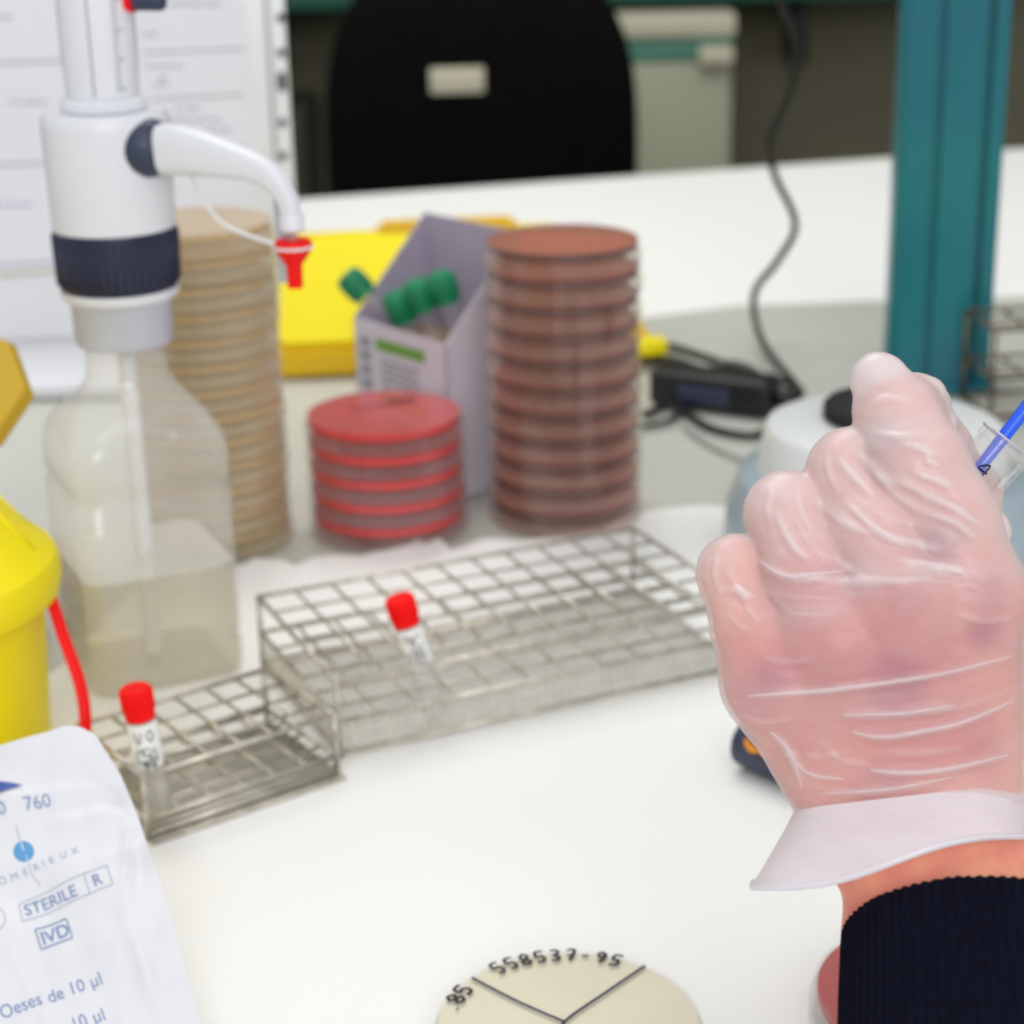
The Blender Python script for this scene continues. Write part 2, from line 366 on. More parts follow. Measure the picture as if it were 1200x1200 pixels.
for (x, y, wdt) in ((168, 40, 14), (172, 78, 44), (186, 92, 10), (205, 127, 30), (198, 140, 55), (205, 152, 64), (180, 100, 20), (250, 172, 40), (200, 5, 60), (-20, 20, 30), (10, 120, 40), (-10, 240, 50)):
    x2 = x
    while x2 < x+wdt:
        l = random.uniform(4, 11); strip(x2, y, x2+l, y-.3, 3.2, m_blueprint, 'print_word'); x2 += l+3
# ---------------------------------------------------------------- petri dishes
def dish_meshes(prefix, ma, me_, wall, inverted=True, r=.0462, h=.0150, agar=.0045, seg=56):
    """a closed dish whose origin is the centre of its underside"""
    root = thing('petri_dish', 'x', 'petri dish')
    t = .0009; rb = r-.0018; lw = .0078
    bmB = NB(); bmL = NB(); bmA = NB()
    base = [(0, h), (rb-.0005, h), (rb, h-.0005), (rb, .0014), (rb-t, .0014), (rb-t, h-t), (0, h-t)]
    lid = [(0, 0), (r-.0006, 0), (r, .0006), (r, lw), (r-t, lw), (r-t, t), (0, t)]
    ag = [(0, h-t-.0001), (rb-t-.0002, h-t-.0001), (rb-t-.0002, h-t-agar), (0, h-t-agar)]
    if not inverted:
        f = lambda pr: [(a, h-z) for a, z in pr]
        base, lid, ag = f(base), f(lid), f(ag)
    lathe(bmB, base, seg); lathe(bmL, lid, seg); lathe(bmA, ag, seg, mats=[0, 1, 0])
    finish('dish_base', bmB, wall, root); finish('agar', bmA, [ma, me_], root); finish('dish_lid', bmL, wall, root)
    return root
ORD = ['topmost', 'second from the top', 'third from the top', 'fourth from the top', 'fifth from the top', 'sixth from the top', 'seventh from the top', 'eighth from the top', 'ninth from the top', 'tenth from the top', 'eleventh from the top', 'twelfth from the top', 'thirteenth from the top', 'fourteenth from the top']
def stack(proto, base, n, pitch, lab, group, jit=.0004, lastlab=None):
    for k in range(n):
        o = proto if k == 0 else copy_tree(proto)
        o.location = (base.x+random.uniform(-jit, jit), base.y+random.uniform(-jit, jit), base.z+k*pitch)
        o.rotation_euler = (0, 0, random.uniform(0, 6))
        i = n-1-k
        o['label'] = lab % (ORD[i] if k else 'lowest'); o['group'] = group
    return o
brown = dish_meshes('b', m_agar_b, m_agar_be, mat('dish_wall_brown', (240, 200, 184), .12, clear=.965, rimmed=.10, noise_amt=.03), h=.0152)
bb = P(663, 602); top_brown = stack(brown, Vector((bb.x, bb.y, 0)), 11, .01535, 'petri dish of dark brown agar, %s in the tall brown stack', 'tall stack of brown agar dishes')
redd = dish_meshes('r', m_agar_r, m_agar_re, mat('dish_wall_red', (244, 196, 196), .12, clear=.965, rimmed=.10, noise_amt=.03), h=.0142, r=.0475)
rb_ = P(456, 616); top_red = stack(redd, Vector((rb_.x, rb_.y, 0)), 5, .01435, 'petri dish of bright red agar, %s in the short red stack', 'short stack of red agar dishes')
tand = dish_meshes('t', m_agar_y, m_agar_ye, mat('dish_wall_tan', (248, 230, 192), .12, clear=.86, rimmed=.10, noise_amt=.03), h=.0143, agar=.004)
tb = P(252, 628); stack(tand, Vector((tb.x, tb.y, 0)), 13, .0145, 'tan petri dish, %s in the tall stack behind the bottle', 'tall stack of tan agar dishes', jit=.0007)
# two dark dishes half hidden behind the yellow bin
dkd = dish_meshes('d', m_agar_b, mat('dark_agar_edge', (96, 52, 44), .4, noise_amt=.1), m_clearw, h=.0143)
stack(dkd, Vector((-.288, .933, 0)), 3, .0145, 'brown petri dish, %s of three behind the yellow bin', 'brown dishes behind the yellow bin')

# marker strokes drawn on a dish: polylines in metres on a plane at height z
def strokes(lines, z, wid, m, parent, name='handwriting'):
    bm = NB()
    for ln in lines:
        pts = [Vector((x, y, z)) for x, y in ln]
        if len(pts) > 2: pts = smooth_path(pts, 4)
        tube(bm, pts, wid/2, 6, True, flat=0.25)
    return finish(name, bm, m, parent)
DIG = {'5': [[(.9, 1), (.2, 1), (.15, .55), (.6, .6), (.85, .3), (.6, .02), (.1, .05)]], '8': [[(.5, .5), (.15, .75), (.5, 1), (.85, .75), (.5, .5), (.1, .25), (.5, 0), (.9, .25), (.5, .5)]],
       '3': [[(.1, .95), (.6, 1), (.8, .75), (.4, .52), (.85, .3), (.6, .02), (.1, .05)]], '7': [[(.1, .95), (.85, 1), (.45, 0)], [(.2, .5), (.8, .5)]], '-': [[(.15, .45), (.75, .5)]],
       '9': [[(.8, .8), (.4, 1), (.15, .75), (.45, .55), (.8, .8), (.75, .4), (.5, 0)]], '.': [[(.4, .05), (.5, .1)]], 'S': [[(.85, .9), (.5, 1), (.2, .8), (.5, .5), (.8, .25), (.5, 0), (.1, .12)]],
       '6': [[(.8, 1), (.3, .7), (.15, .3), (.5, 0), (.85, .3), (.5, .5), (.2, .35)]], '0': [[(.5, 0), (.15, .5), (.5, 1), (.85, .5), (.5, 0)]], 'C': [[(.85, .85), (.4, 1), (.12, .5), (.4, 0), (.85, .15)]],
       'V': [[(.1, 1), (.45, 0), (.85, 1)]], 'O': [[(.5, 0), (.15, .5), (.5, 1), (.85, .5), (.5, 0)]], '4': [[(.7, 0), (.7, 1), (.1, .35), (.9, .35)]]}
# marker writing on top red dish
strokes([[(-.02, .004), (-.004, .011), (.012, .018)], [(.002, .020), (.006, .025), (.010, .021), (.013, .026), (.017, .022)], [(.003, .017), (.010, .018), (.018, .019)]], .0143+.0001, .0020, mat('marker_on_red', (120, 14, 22), .5, noise_amt=.1), top_red)
top_red.rotation_euler = (0, 0, 0)

# ---------------------------------------------------------------- front dish (cream agar, written on)
fc = P(666, 1201, .0145)
FR_ = .0470
front = dish_meshes('f', m_agar_c, m_agar_c, m_clear, r=FR_, h=.0145, agar=.0042, seg=96)
front.location = (fc.x, fc.y, 0.0008); tag(front, 'petri dish of cream agar marked with dark lines and handwriting, lying at the bottom edge', 'petri dish')
zt = .01465
def on_front(px, py): q = P(px, py, .0145+.0008); return (q.x-fc.x, q.y-fc.y)
strokes([[on_front(553, 1146), on_front(605, 1173), on_front(660, 1197)], [on_front(756, 1132), on_front(712, 1162), on_front(662, 1197), on_front(658, 1215)]], zt, .0012, m_ink, front, 'marker_line')
ls = []
def arc_text(txt, a0, a1, r, hgt, wid):
    n = len(txt)
    for i, chh in enumerate(txt):
        a = a0+(a1-a0)*i/max(1, n-1)
        for ln in DIG.get(chh, []):
            pts = []
            for (x, y) in ln:
                lx = (x-.5)*wid; ly = (y-.5)*hgt
                cx, cy = (r+ly)*cos(a), (r+ly)*sin(a)
                pts.append((cx+lx*sin(a), cy-lx*cos(a)))
            ls.append(pts)
arc_text('558537-95', radians(125), radians(64), .0414, .0066, .0038)
arc_text('58.', radians(150), radians(166), .0412, .0060, .0048)
strokes(ls, zt, .0013, m_ink_blk, front)

# red dish under the sleeve
rc = P(1103, 1160, .015)
m_agar_d = mat('deep_red_agar', (186, 0, 14), .5, noise_amt=.08, nscale=30, spec=.2)
rd = dish_meshes('q', m_agar_d, m_agar_d, m_clear, r=.0450, h=.0150, agar=.0045, seg=96)
rd.location = (rc.x, rc.y, 0.0008); tag(rd, 'petri dish of deep red agar partly hidden under the dark sleeve', 'petri dish')
strokes([[(-.034, .004), (-.030, -.001), (-.024, -.003), (-.020, -.002)], [(-.027, .012), (-.023, .015), (-.022, .011)]], .01515, .0011, m_ink_blk, rd)

# ---------------------------------------------------------------- wire racks
def wire(parent, pts, r=.0009, m=None, name='wire', seg=7):
    bm = NB(); tube(bm, pts, r, seg); return finish(name, bm, m or m_steel, parent)
def rack(name, label, FL, du, dv, L, W, levels, nu, nv, mesh=True, bars=0, r=.00085, m=None):
    """FL corner on the bench, du/dv unit directions, L x W metres, grid nu x nv cells on the listed levels"""
    root = thing(name, label, 'test tube rack', (FL.x, FL.y, 0))
    def pt_(a, b, z): v = du*a+dv*b; return Vector((v.x, v.y, z))
    m = m or m_steel
    for lv in levels:
        for i in range(nu+1):
            rr = r*1.35 if i in (0, nu) else r
            wire(root, [pt_(L*i/nu, 0, lv), pt_(L*i/nu, W, lv)], rr, m)
        for j in range(nv+1):
            rr = r*1.35 if j in (0, nv) else r
            wire(root, [pt_(0, W*j/nv, lv-2*r if 0 < j < nv else lv), pt_(L, W*j/nv, lv-2*r if 0 < j < nv else lv)], rr, m)
    for (a, b) in ((0, 0), (L, 0), (L, W), (0, W)): wire(root, [pt_(a, b, .001), pt_(a, b, levels[0]+.0008)], r*1.6, m, 'corner_post')
    for (a, b, c, d) in ((0, 0, L, 0), (L, 0, L, W), (L, W, 0, W), (0, W, 0, 0)): wire(root, [pt_(a, b, .0032), pt_(c, d, .0032)], r*1.5, m, 'base_frame')
    if mesh:
        bm = NB(); s = .0042
        n1 = int(L/s); n2 = int(W/s)
        for i in range(1, n1): tube(bm, [pt_(L*i/n1, 0, .0030), pt_(L*i/n1, W, .0030)], .00034, 4, False)
        for j in range(1, n2): tube(bm, [pt_(0, W*j/n2, .0022), pt_(L, W*j/n2, .0022)], .00034, 4, False)
        # woven front skirt of the same mesh
        for i in range(1, n1): tube(bm, [pt_(L*i/n1, 0, .003), pt_(L*i/n1, 0, levels[-1])], .00034, 4, False)
        for z in (.0065, .010, .0135): tube(bm, [pt_(0, 0, z), pt_(L, 0, z)], .00034, 4, False)
        for j in range(1, n2): tube(bm, [pt_(0, W*j/n2, .003), pt_(0, W*j/n2, levels[-1])], .00034, 4, False)
        for z in (.0065, .010, .0135): tube(bm, [pt_(0, 0, z), pt_(0, W, z)], .00034, 4, False)
        tag(finish('mesh_base', bm, m_steel_l, root), kind='stuff')
    for k in range(bars):
        b = W*(k+.5)/bars; bm = NB()
        box(bm, 0, L, -.0013, .0013, .0012, .0024, M=frame(pt_(0, b, 0), (du.x, du.y, 0), (0, 0, 1))); finish('base_bar', bm, m_steel_l, root)
    return root, pt_
aFL = P(395, 800, .038); aFR = P(862, 705, .038); aBL = P(293, 700, .038)
du = (aFR-aFL); du.z = 0; LA = .209; du.normalize(); dv = Vector((-du.y, du.x, 0))
rackA, ptA = rack('test_tube_rack', 'larger steel wire tube rack in the centre, in front of the red dish stack', aFL, du, dv, LA, .113, [.038, .019], 11, 6)
bFL = P(167, 910, .030); bFR = P(393, 837, .030)
du2 = bFR-bFL; du2.z = 0; du2.normalize(); dv2 = Vector((-du2.y, du2.x, 0))
rackB, ptB = rack('test_tube_rack', 'smaller steel wire tube rack at left, in front of the square bottle', bFL, du2, dv2, .0925, .061, [.030, .010], 6, 4, mesh=False, bars=12)
# flat rim under the front edge of the small rack
bm = NB(); box(bm, -.001, .0935, -.006, -.0015, .0008, .0022, .0004, M=frame((0, 0, 0), (du2.x, du2.y, 0), (0, 0, 1))); finish('base_rim', bm, m_steel, rackB)
# blurred rack far right
cFL = P(1160, 494); dc = Vector((cos(.12), sin(.12), 0))
rackC, _ = rack('test_tube_rack', 'thin brown wire tube rack beside the teal post at the right edge', cFL, dc, Vector((-dc.y, dc.x, 0)), .15, .056, [.064, .030], 6, 3, mesh=False, bars=6, r=.0010, m=m_steel_d)

# ---------------------------------------------------------------- red capped tubes
def capped_tube(base, top, label, text, capm, group=None, R=.0062, capR=.0068, capH=.0135):
    root = thing('sample_tube', label, 'test tube', base); ax = (top-base); Lh = ax.length; ax.normalize()
    M = frame((0, 0, 0), (1, 0, 0), ax)
    bm = NB(); lathe(bm, [(0, 0), (R*.7, .0005), (R, .003), (R, Lh-capH*.6), (R-.0008, Lh-capH*.6), (R-.0008, .003), (0, .0012)], 32, M); finish('tube_body', bm, m_clearw, root)
    prof = [(0, Lh), (capR*.86, Lh), (capR, Lh-.001), (capR, Lh-capH*.72), (capR*.93, Lh-capH*.74), (capR*.93, Lh-capH), (R+.0001, Lh-capH), (R+.0001, Lh-capH*.4), (0, Lh-capH*.4)]
    bm = NB(); lathe(bm, prof, 40, M)
    cp = finish('cap', bm, capm, root)
    bm = NB()
    for k in range(36):
        a = 2*pi*k/36; d = M.to_3x3() @ Vector((cos(a), sin(a), 0)); tube(bm, [d*capR*.995+ax*(Lh-.0013), d*capR*.995+ax*(Lh-capH*.70)], .00022, 4)
    finish('cap_ridges', bm, capm, cp)
    lz0, lz1 = Lh-capH-.0215, Lh-capH-.001
    if text:
        bm = NB(); lathe(bm, [(R+.0002, lz0), (R+.0002, lz1), (R+.00005, lz1), (R+.00005, lz0)], 32, M, close=True); lb = finish('label', bm, m_paper, root)
        # writing wraps round the side that faces the camera
        dirc = CAM-base; lc = M.to_3x3().inverted() @ dirc; a0 = atan2(lc.y, lc.x)
        bm = NB(); rr = R+.00035
        for (chh, ua, vz, sz) in text:
            for ln in DIG.get(chh, []):
                pts = []
                for (x, y) in ln:
                    a = a0+(ua+(x-.5)*sz*.8)/rr*1.0
                    pts.append(M @ Vector((rr*cos(a), rr*sin(a), lz0+vz+y*sz)))
                tube(bm, smooth_path(pts, 3) if len(pts) > 2 else pts, .00028, 5)
        finish('handwriting', bm, m_ink_blk, lb)
    return root
txt1 = [('V', -.0026, .012, .0050), ('O', .0024, .0125, .0052), ('C', -.0030, .0030, .0062), ('5', -.0002, .0035, .0058), ('4', .0026, .0030, .0060), ('8', -.001, .0005, .0036), ('6', .0022, .0005, .0036)]
txt2 = [('9', -.0018, .011, .0065), ('C', .0022, .011, .006), ('5', -.0020, .003, .006), ('8', .0022, .0035, .006), ('0', .0, .0065, .004)]
b1_ = P(187, 958, .0036); t1_ = None
def lean(basept, px, py):                # height such that the tube top meets the pixel at the base's distance
    d = ray(px, py); k = (basept.y-.002-CAM.y)/d.y; return CAM+d*k
capped_tube(b1_, lean(b1_, 158, 806), 'red-capped tube in the smaller rack at left', txt1, m_redcap)
b2_ = P(512, 838, .0042)
capped_tube(b2_, lean(b2_, 467, 700), 'red-capped tube leaning in the larger central rack', txt2, m_redcap)

# ---------------------------------------------------------------- square bottle with dispenser
bx = Vector((-.1822, .9040, 0)); BYAW = radians(25)
bo = thing('dispenser_bottle', 'square translucent bottle partly filled with clear liquid with white pump dispenser', 'bottle', bx, BYAW)
def rsq(hw, rr, z, seg=10, k=0):
    pts = []
    rr = min(rr, hw*.999)
    for c, (sx, sy) in enumerate(((1, 1), (-1, 1), (-1, -1), (1, -1))):
        for i in range(seg):
            a = c*pi/2+i/(seg-1)*pi/2
            pts.append(Vector((sx*(hw-rr)+rr*cos(a), sy*(hw-rr)+rr*sin(a), z)))
    return pts
def loft(bm, rings, capb=True, capt=False):
    rs = [[bm.verts.new(p) for p in r] for r in rings]
    for a, b in zip(rs[:-1], rs[1:]):
        n = len(a)
        for i in range(n): bm.faces.new((a[i], a[(i+1) % n], b[(i+1) % n], b[i]))
    if capb: bm.faces.new(rs[0][::-1])
    if capt: bm.faces.new(rs[-1])
HW = .0385
prof = [(.0345, .008, .0009), (.0375, .011, .003), (HW, .012, .007), (HW, .012, .019), (HW-.0008, .012, .0205), (HW-.0008, .012, .0225), (HW, .012, .024), (HW, .012, .034), (HW-.0007, .012, .0355), (HW, .012, .037),
        (HW, .012, .096), (HW-.0016, .012, .0975), (HW-.0016, .012, .1015), (HW, .012, .103), (HW, .0125, .116), (HW-.0008, .0135, .122), (HW-.003, .015, .128), (HW-.0068, .017, .134), (HW-.0115, .019, .140), (HW-.0160, .020, .145), (.0203, .0202, .149), (.0192, .0191, .153), (.0190, .0189, .158), (.0185, .0184, .180)]
bm = NB(); outer = [rsq(a, b, z) for a, b, z in prof]
loft(bm, outer); bot = finish('bottle_body', bm, m_bottle, bo, edge=60)
bm = NB(); liq = [rsq(max(a-.0016, .01), b-.001, max(z, .0026)) for a, b, z in prof if z < .058]+[rsq(HW-.0016, .011, .0595)]
loft(bm, liq, True, False); lq = finish('liquid', bm, m_liquid, bo, edge=60)
bm = NB(); bm.faces.new([bm.verts.new(p) for p in liq[-1]]); finish('liquid_surface', bm, mat('liquid_surface', (238, 238, 232), .1, clear=.45, noise_amt=.02), lq, smooth=False)
bm = NB(); tube(bm, [(.001, 0, .006), (0, 0, .17)], .0044, 16); finish('suction_tube', bm, m_white_pl, bo)
# dispenser
dsp = [('neck_collar', [(.0188, .1665), (.0222, .1665), (.0230, .168), (.0236, .186), (.0250, .1885), (0, .1885)], m_pale_pl),
       ('lock_ring', [(0, .1886), (.0262, .1886), (.0276, .1906), (.0276, .1935), (0, .1935)], m_white_pl),
       ('screw_ring', [(0, .1936), (.0268, .1936), (.0280, .1956), (.0286, .203), (.0288, .2195), (.0284, .2215), (0, .2215)], m_navy),
       ('dispenser_body', [(0, .2216), (.0282, .2216), (.0285, .224), (.0293, .268), (.0292, .272), (.0270, .2752), (0, .2755)], m_white_pl),
       ('top_collar', [(0, .2757), (.0190, .2757), (.0195, .277), (.0195, .2795), (.0175, .2815), (0, .2815)], m_white_pl),
       ('plunger_cylinder', [(0, .2816), (.0163, .2816), (.0172, .30), (.0178, .40), (.0165, .405), (0, .405)], m_white_pl)]
parts = {}
for nm, pr, mm in dsp:
    bm = NB(); lathe(bm, pr, 64); parts[nm] = finish(nm, bm, mm, bo)
bm = NB()
for k in range(44):
    a = 2*pi*k/44; tube(bm, [(.0283*cos(a), .0283*sin(a), .1965), (.0289*cos(a), .0289*sin(a), .219)], .0006, 5)
finish('grip_rib', bm, m_navy, parts['screw_ring'])
Rb = Matrix.Rotation(-BYAW, 3, 'Z')      # world direction -> bottle local
def bl(v): return Rb @ Vector(v)
# scale marks on the cylinder, facing the camera and right
bm = NB()
for k in range(40):
    z = .286+k*.0026; a = atan2(*(bl((.55, -.83, 0)).yx))
    r = .0164+(z-.2816)*.022+.0007
    lng = .26 if k % 5 == 0 else .13
    pts = [(r*cos(a+lng*t), r*sin(a+lng*t), z) for t in (0, .33, .66, 1)]; tube(bm, pts, .00022, 4)
finish('scale_marks', bm, m_slate, parts['plunger_cylinder'])
bm = NB(); a = atan2(*(bl((-.02, -1, 0)).yx)); tube(bm, [(.0176*cos(a), .0176*sin(a), .283), (.0186*cos(a), .0186*sin(a), .395)], .0002, 4); finish('seam_line', bm, m_slate, parts['plunger_cylinder'])
# volume knob
kd = bl((.93, -.36, 0)); kz = .3235
bm = NB(); lathe(bm, [(0, .0165), (.0042, .0165), (.0047, .018), (.0047, .0205), (0, .0205)], 28, frame((0, 0, kz), (0, 0, 1), kd)); kb = finish('volume_knob', bm, m_red, bo); tag(kb, 'red and slate volume knob')
bm = NB(); lathe(bm, [(0, .0207), (.0036, .0207), (.0040, .0215), (.0040, .0335), (.0034, .035), (0, .035)], 28, frame((0, 0, kz), (0, 0, 1), kd)); finish('knob_stem', bm, m_slate, kb)
# spout hub and arm
hd = bl((.80, -.60, 0)).normalized(); ad = bl((.90, -.43, 0)).normalized(); hz = .2600
hub = hd*.0225+Vector((0, 0, hz))
bm = NB(); bmesh.ops.create_uvsphere(bm, u_segments=32, v_segments=18, radius=.0140, matrix=Matrix.Translation(hub+ad*.0015)); finish('spout_hub', bm, m_slate, bo)
side = Vector((-ad.y, ad.x, 0))
armp = [(.0125, 0, .0112, .0088), (.020, .0004, .0116, .0088), (.033, -.0010, .0100, .0080), (.046, -.0030, .0080, .0072), (.058, -.0052, .0064, .0060), (.0665, -.0085, .0056, .0054), (.0725, -.0135, .0050, .0050), (.0760, -.0195, .0044, .0044), (.0772, -.0265, .0040, .0040)]
rings = []
for i, (s_, z_, hh, ww) in enumerate(armp):
    c = hub+ad*s_+Vector((0, 0, z_))
    a = Vector(armp[max(i-1, 0)][:2]); b = Vector(armp[min(i+1, len(armp)-1)][:2]); t = (b-a).normalized()
    nrm = ad*(-t.y)+Vector((0, 0, t.x))
    rings.append([c+nrm*hh*(abs(cos(q))**.6*(1 if cos(q) > 0 else -1))+side*ww*(abs(sin(q))**.6*(1 if sin(q) > 0 else -1)) for q in [2*pi*k/28 for k in range(28)]])
bm = NB(); loft(bm, rings, True, True); arm = finish('spout_arm', bm, m_white_pl, bo, edge=60)
tip = hub+ad*.0772+Vector((0, 0, -.0265))
Mt = Matrix.Translation(tip)
bm = NB(); lathe(bm, [(0, .001), (.0052, .001), (.0056, 0), (.0056, -.0055), (.0046, -.0065), (0, -.0065)], 28, Mt); finish('nozzle_nut', bm, m_white_pl, arm)
bm = NB(); lathe(bm, [(.0026, -.0066), (.0026, -.014), (.0018, -.014), (.0018, -.0066)], 20, Mt, close=True); finish('nozzle', bm, m_clearw, arm)
bm = NB(); lathe(bm, [(0, -.0105), (.0078, -.0105), (.0084, -.0120), (.0084, -.0132), (.0072, -.0165), (.0036, -.0215), (.0034, -.0318), (0, -.032)], 32, Mt); nc = finish('nozzle_cap', bm, m_red, bo); tag(nc, 'red nozzle cap')
bm = NB(); ringp = [tip+Vector((.0086*cos(a), .0086*sin(a), -.0133)) for a in [2*pi*k/28 for k in range(29)]]; tube(bm, ringp, .0007, 6, False)
p0 = hub+ad*.026+Vector((0, 0, -.0105))
tube(bm, smooth_path([p0, p0+ad*.003+Vector((0, 0, -.008)), p0+ad*.012+Vector((0, 0, -.0195)), p0+ad*.022+Vector((0, 0, -.0245)), tip-ad*.0086+Vector((0, 0, -.0133))], 6), .0009, 8)
finish('cap_strap', bm, m_white_pl, nc)
gp = tip-ad*.0075+side*.006
bm = NB(); box(bm, -.0050, .0050, -.0012, .0012, -.032, .012, .0011, M=frame(gp, ad, (0, 0, 1))); finish('cap_holder', bm, m_pale_pl, arm)

# ---------------------------------------------------------------- yellow sharps bin at left
yc = P(-128, 665, .098); yb = thing('sharps_bin', 'bright yellow round sharps bin with red strap at the left edge', 'bin', (yc.x, yc.y, 0))
bm = NB(); lathe(bm, [(0, .001), (.056, .001), (.059, .004), (.0635, .088), (.0620, .088), (.058, .006), (0, .004)], 72); finish('bin_body', bm, m_yellow, yb)
bm = NB(); lathe(bm, [(.0668, .082), (.0700, .083), (.0712, .088), (.0712, .096), (.0695, .1000), (.0675, .1010), (.0655, .1035), (.0625, .1045), (.0430, .128), (.0415, .134), (.0400, .134), (.0410, .127), (.0610, .1025), (.0655, .099)], 72, close=True); lidp = finish('bin_lid', bm, m_yellow, yb)
bm = NB()
for k in range(12):
    a = 2*pi*k/12; d = Vector((cos(a), sin(a), 0)); tube(bm, [d*.062+Vector((0, 0, .1045)), d*.0445+Vector((0, 0, .1265))], .0013, 6)
finish('lid_rib', bm, m_yellow, lidp)
# open flap standing off the lid, eight-sided, its underside's shade painted in as mustard
ft = PD(-62, 457, .93)-Vector(yb.location)
zf = (Vector((.15, -.62, .78))).normalized()
Mf = frame(ft, (1, 0, 0), zf)
bm = NB(); pr = []
lathe(bm, [(0, -.003), (.040, -.003), (.0405, 0), (.037, .006), (0, .006)], 8, Mf); fl = finish('flap', bm, m_yellow_shaded, lidp, smooth=False)
bm = NB(); hp = Vector((-.02, .036, .132)); tube(bm, smooth_path([hp, hp+Vector((.01, .02, .02)), ft-Vector((.0, -.005, .012))], 5), .006, 8, flat=.35); finish('hinge_strap', bm, m_yellow_shaded, fl)
# red strap from the rim to the bench
def on_y(px, py, d): return PD(px, py, d)-Vector(yb.location)
bm = NB(); sp = [on_y(40, 655, .868), on_y(56, 690, .852), on_y(74, 745, .842), on_y(92, 795, .838), on_y(99, 830, .834), on_y(99, 862, .834), on_y(90, 905, .835)]
tube(bm, smooth_path(sp, 6), .0027, 10, flat=.6); finish('red_strap', bm, m_red, yb)

# ---------------------------------------------------------------- yellow case behind
yk = thing('sharps_case', 'yellow plastic case lying behind the carton of green caps', 'case', (P(450, 440).x, P(450, 440).y, 0), 0.10)
bm = NB()
def trap(bm, x0, x1, y0, y1, z0, z1, ins_f, ins_b, ins_s):
    a = [bm.verts.new(v) for v in ((x0, y0, z0), (x1, y0, z0), (x1, y1, z0), (x0, y1, z0))]
    b = [bm.verts.new(v) for v in ((x0+ins_s, y0+ins_f, z1), (x1-ins_s, y0+ins_f, z1), (x1-ins_s, y1-ins_b, z1), (x0+ins_s, y1-ins_b, z1))]
    bm.faces.new(a[::-1]); bm.faces.new(b)
    for i in range(4): bm.faces.new((a[i], a[(i+1) % 4], b[(i+1) % 4], b[i]))
    bmesh.ops.bevel(bm, geom=list(bm.edges), offset=.004, segments=2, affect='EDGES')
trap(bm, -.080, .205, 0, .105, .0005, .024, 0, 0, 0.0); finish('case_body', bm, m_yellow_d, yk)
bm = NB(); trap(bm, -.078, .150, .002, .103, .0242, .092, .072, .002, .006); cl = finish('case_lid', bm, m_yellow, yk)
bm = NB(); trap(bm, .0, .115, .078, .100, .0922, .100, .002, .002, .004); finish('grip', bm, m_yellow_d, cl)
bm = NB(); box(bm, .185, .214, -.02, .0, .010, .022, .003); finish('latch', bm, m_yellow, yk)

# ---------------------------------------------------------------- carton with green caps
kR = Vector((-.0377, 1.1352, 0))
ck = thing('carton', 'pale lilac cut-down carton holding green-capped tubes', 'box', kR)
fx = Vector((-.0593, .0675, 0)).normalized(); sx = Vector((.0675, .0593, 0)).normalized()
Wf, Ws = .0898, .060; hf, hb = .100, .160
def quad_panel(name, a, b, za, zb, th, inn, m, parent=None):
    """wall from a to b, top heights za zb, thickness th towards inn"""
    bm = NB(); n = inn*th
    v = [bm.verts.new(p) for p in (a, b, Vector((b.x, b.y, zb)), Vector((a.x, a.y, za)), a+n, b+n, Vector((b.x, b.y, zb))+n, Vector((a.x, a.y, za))+n)]
    for f in ((0, 1, 2, 3), (7, 6, 5, 4), (0, 4, 5, 1), (3, 2, 6, 7), (1, 5, 6, 2), (0, 3, 7, 4)): bm.faces.new([v[i] for i in f])
    return finish(name, bm, m, parent or ck, smooth=False)
o0 = Vector((0, 0, .0006))
A0 = o0; A1 = o0+fx*Wf; A2 = A1+sx*Ws; A3 = o0+sx*Ws
fp = quad_panel('carton_panel', A0, A1, hf, hf+.002, .0012, sx, m_carton)
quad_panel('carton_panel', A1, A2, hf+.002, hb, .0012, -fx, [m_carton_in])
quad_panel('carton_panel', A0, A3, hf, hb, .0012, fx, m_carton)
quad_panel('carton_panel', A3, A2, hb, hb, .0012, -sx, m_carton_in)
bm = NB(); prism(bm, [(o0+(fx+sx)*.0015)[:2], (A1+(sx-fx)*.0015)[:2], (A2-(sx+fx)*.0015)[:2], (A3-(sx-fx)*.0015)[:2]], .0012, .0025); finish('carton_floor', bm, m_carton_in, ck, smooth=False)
# print on the front panel (facing -sx side)
nf = -sx
def onfront(u, z, off=.0004): p = o0+fx*u; return Vector((p.x, p.y, 0))+Vector((0, 0, z))+nf*off
def fquad(u0, z0, u1, z1, m, nm):
    bm = NB(); bm.faces.new([bm.verts.new(onfront(*q)) for q in ((u0, z0), (u1, z0), (u1, z1), (u0, z1))]); finish(nm, bm, m, fp, smooth=False)
fquad(.020, .0850, .068, .0925, m_greenbar, 'green_band')
random.seed(11)
for k in range(9):
    z = .078-k*.0045; fquad(.022+random.uniform(0, .008), z, .066-random.uniform(0, .004), z+.0017, m_greyprint, 'print_line')
for k in range(7): fquad(.074, .085-k*.009, .084, .091-k*.009, m_greyprint, 'print_block')
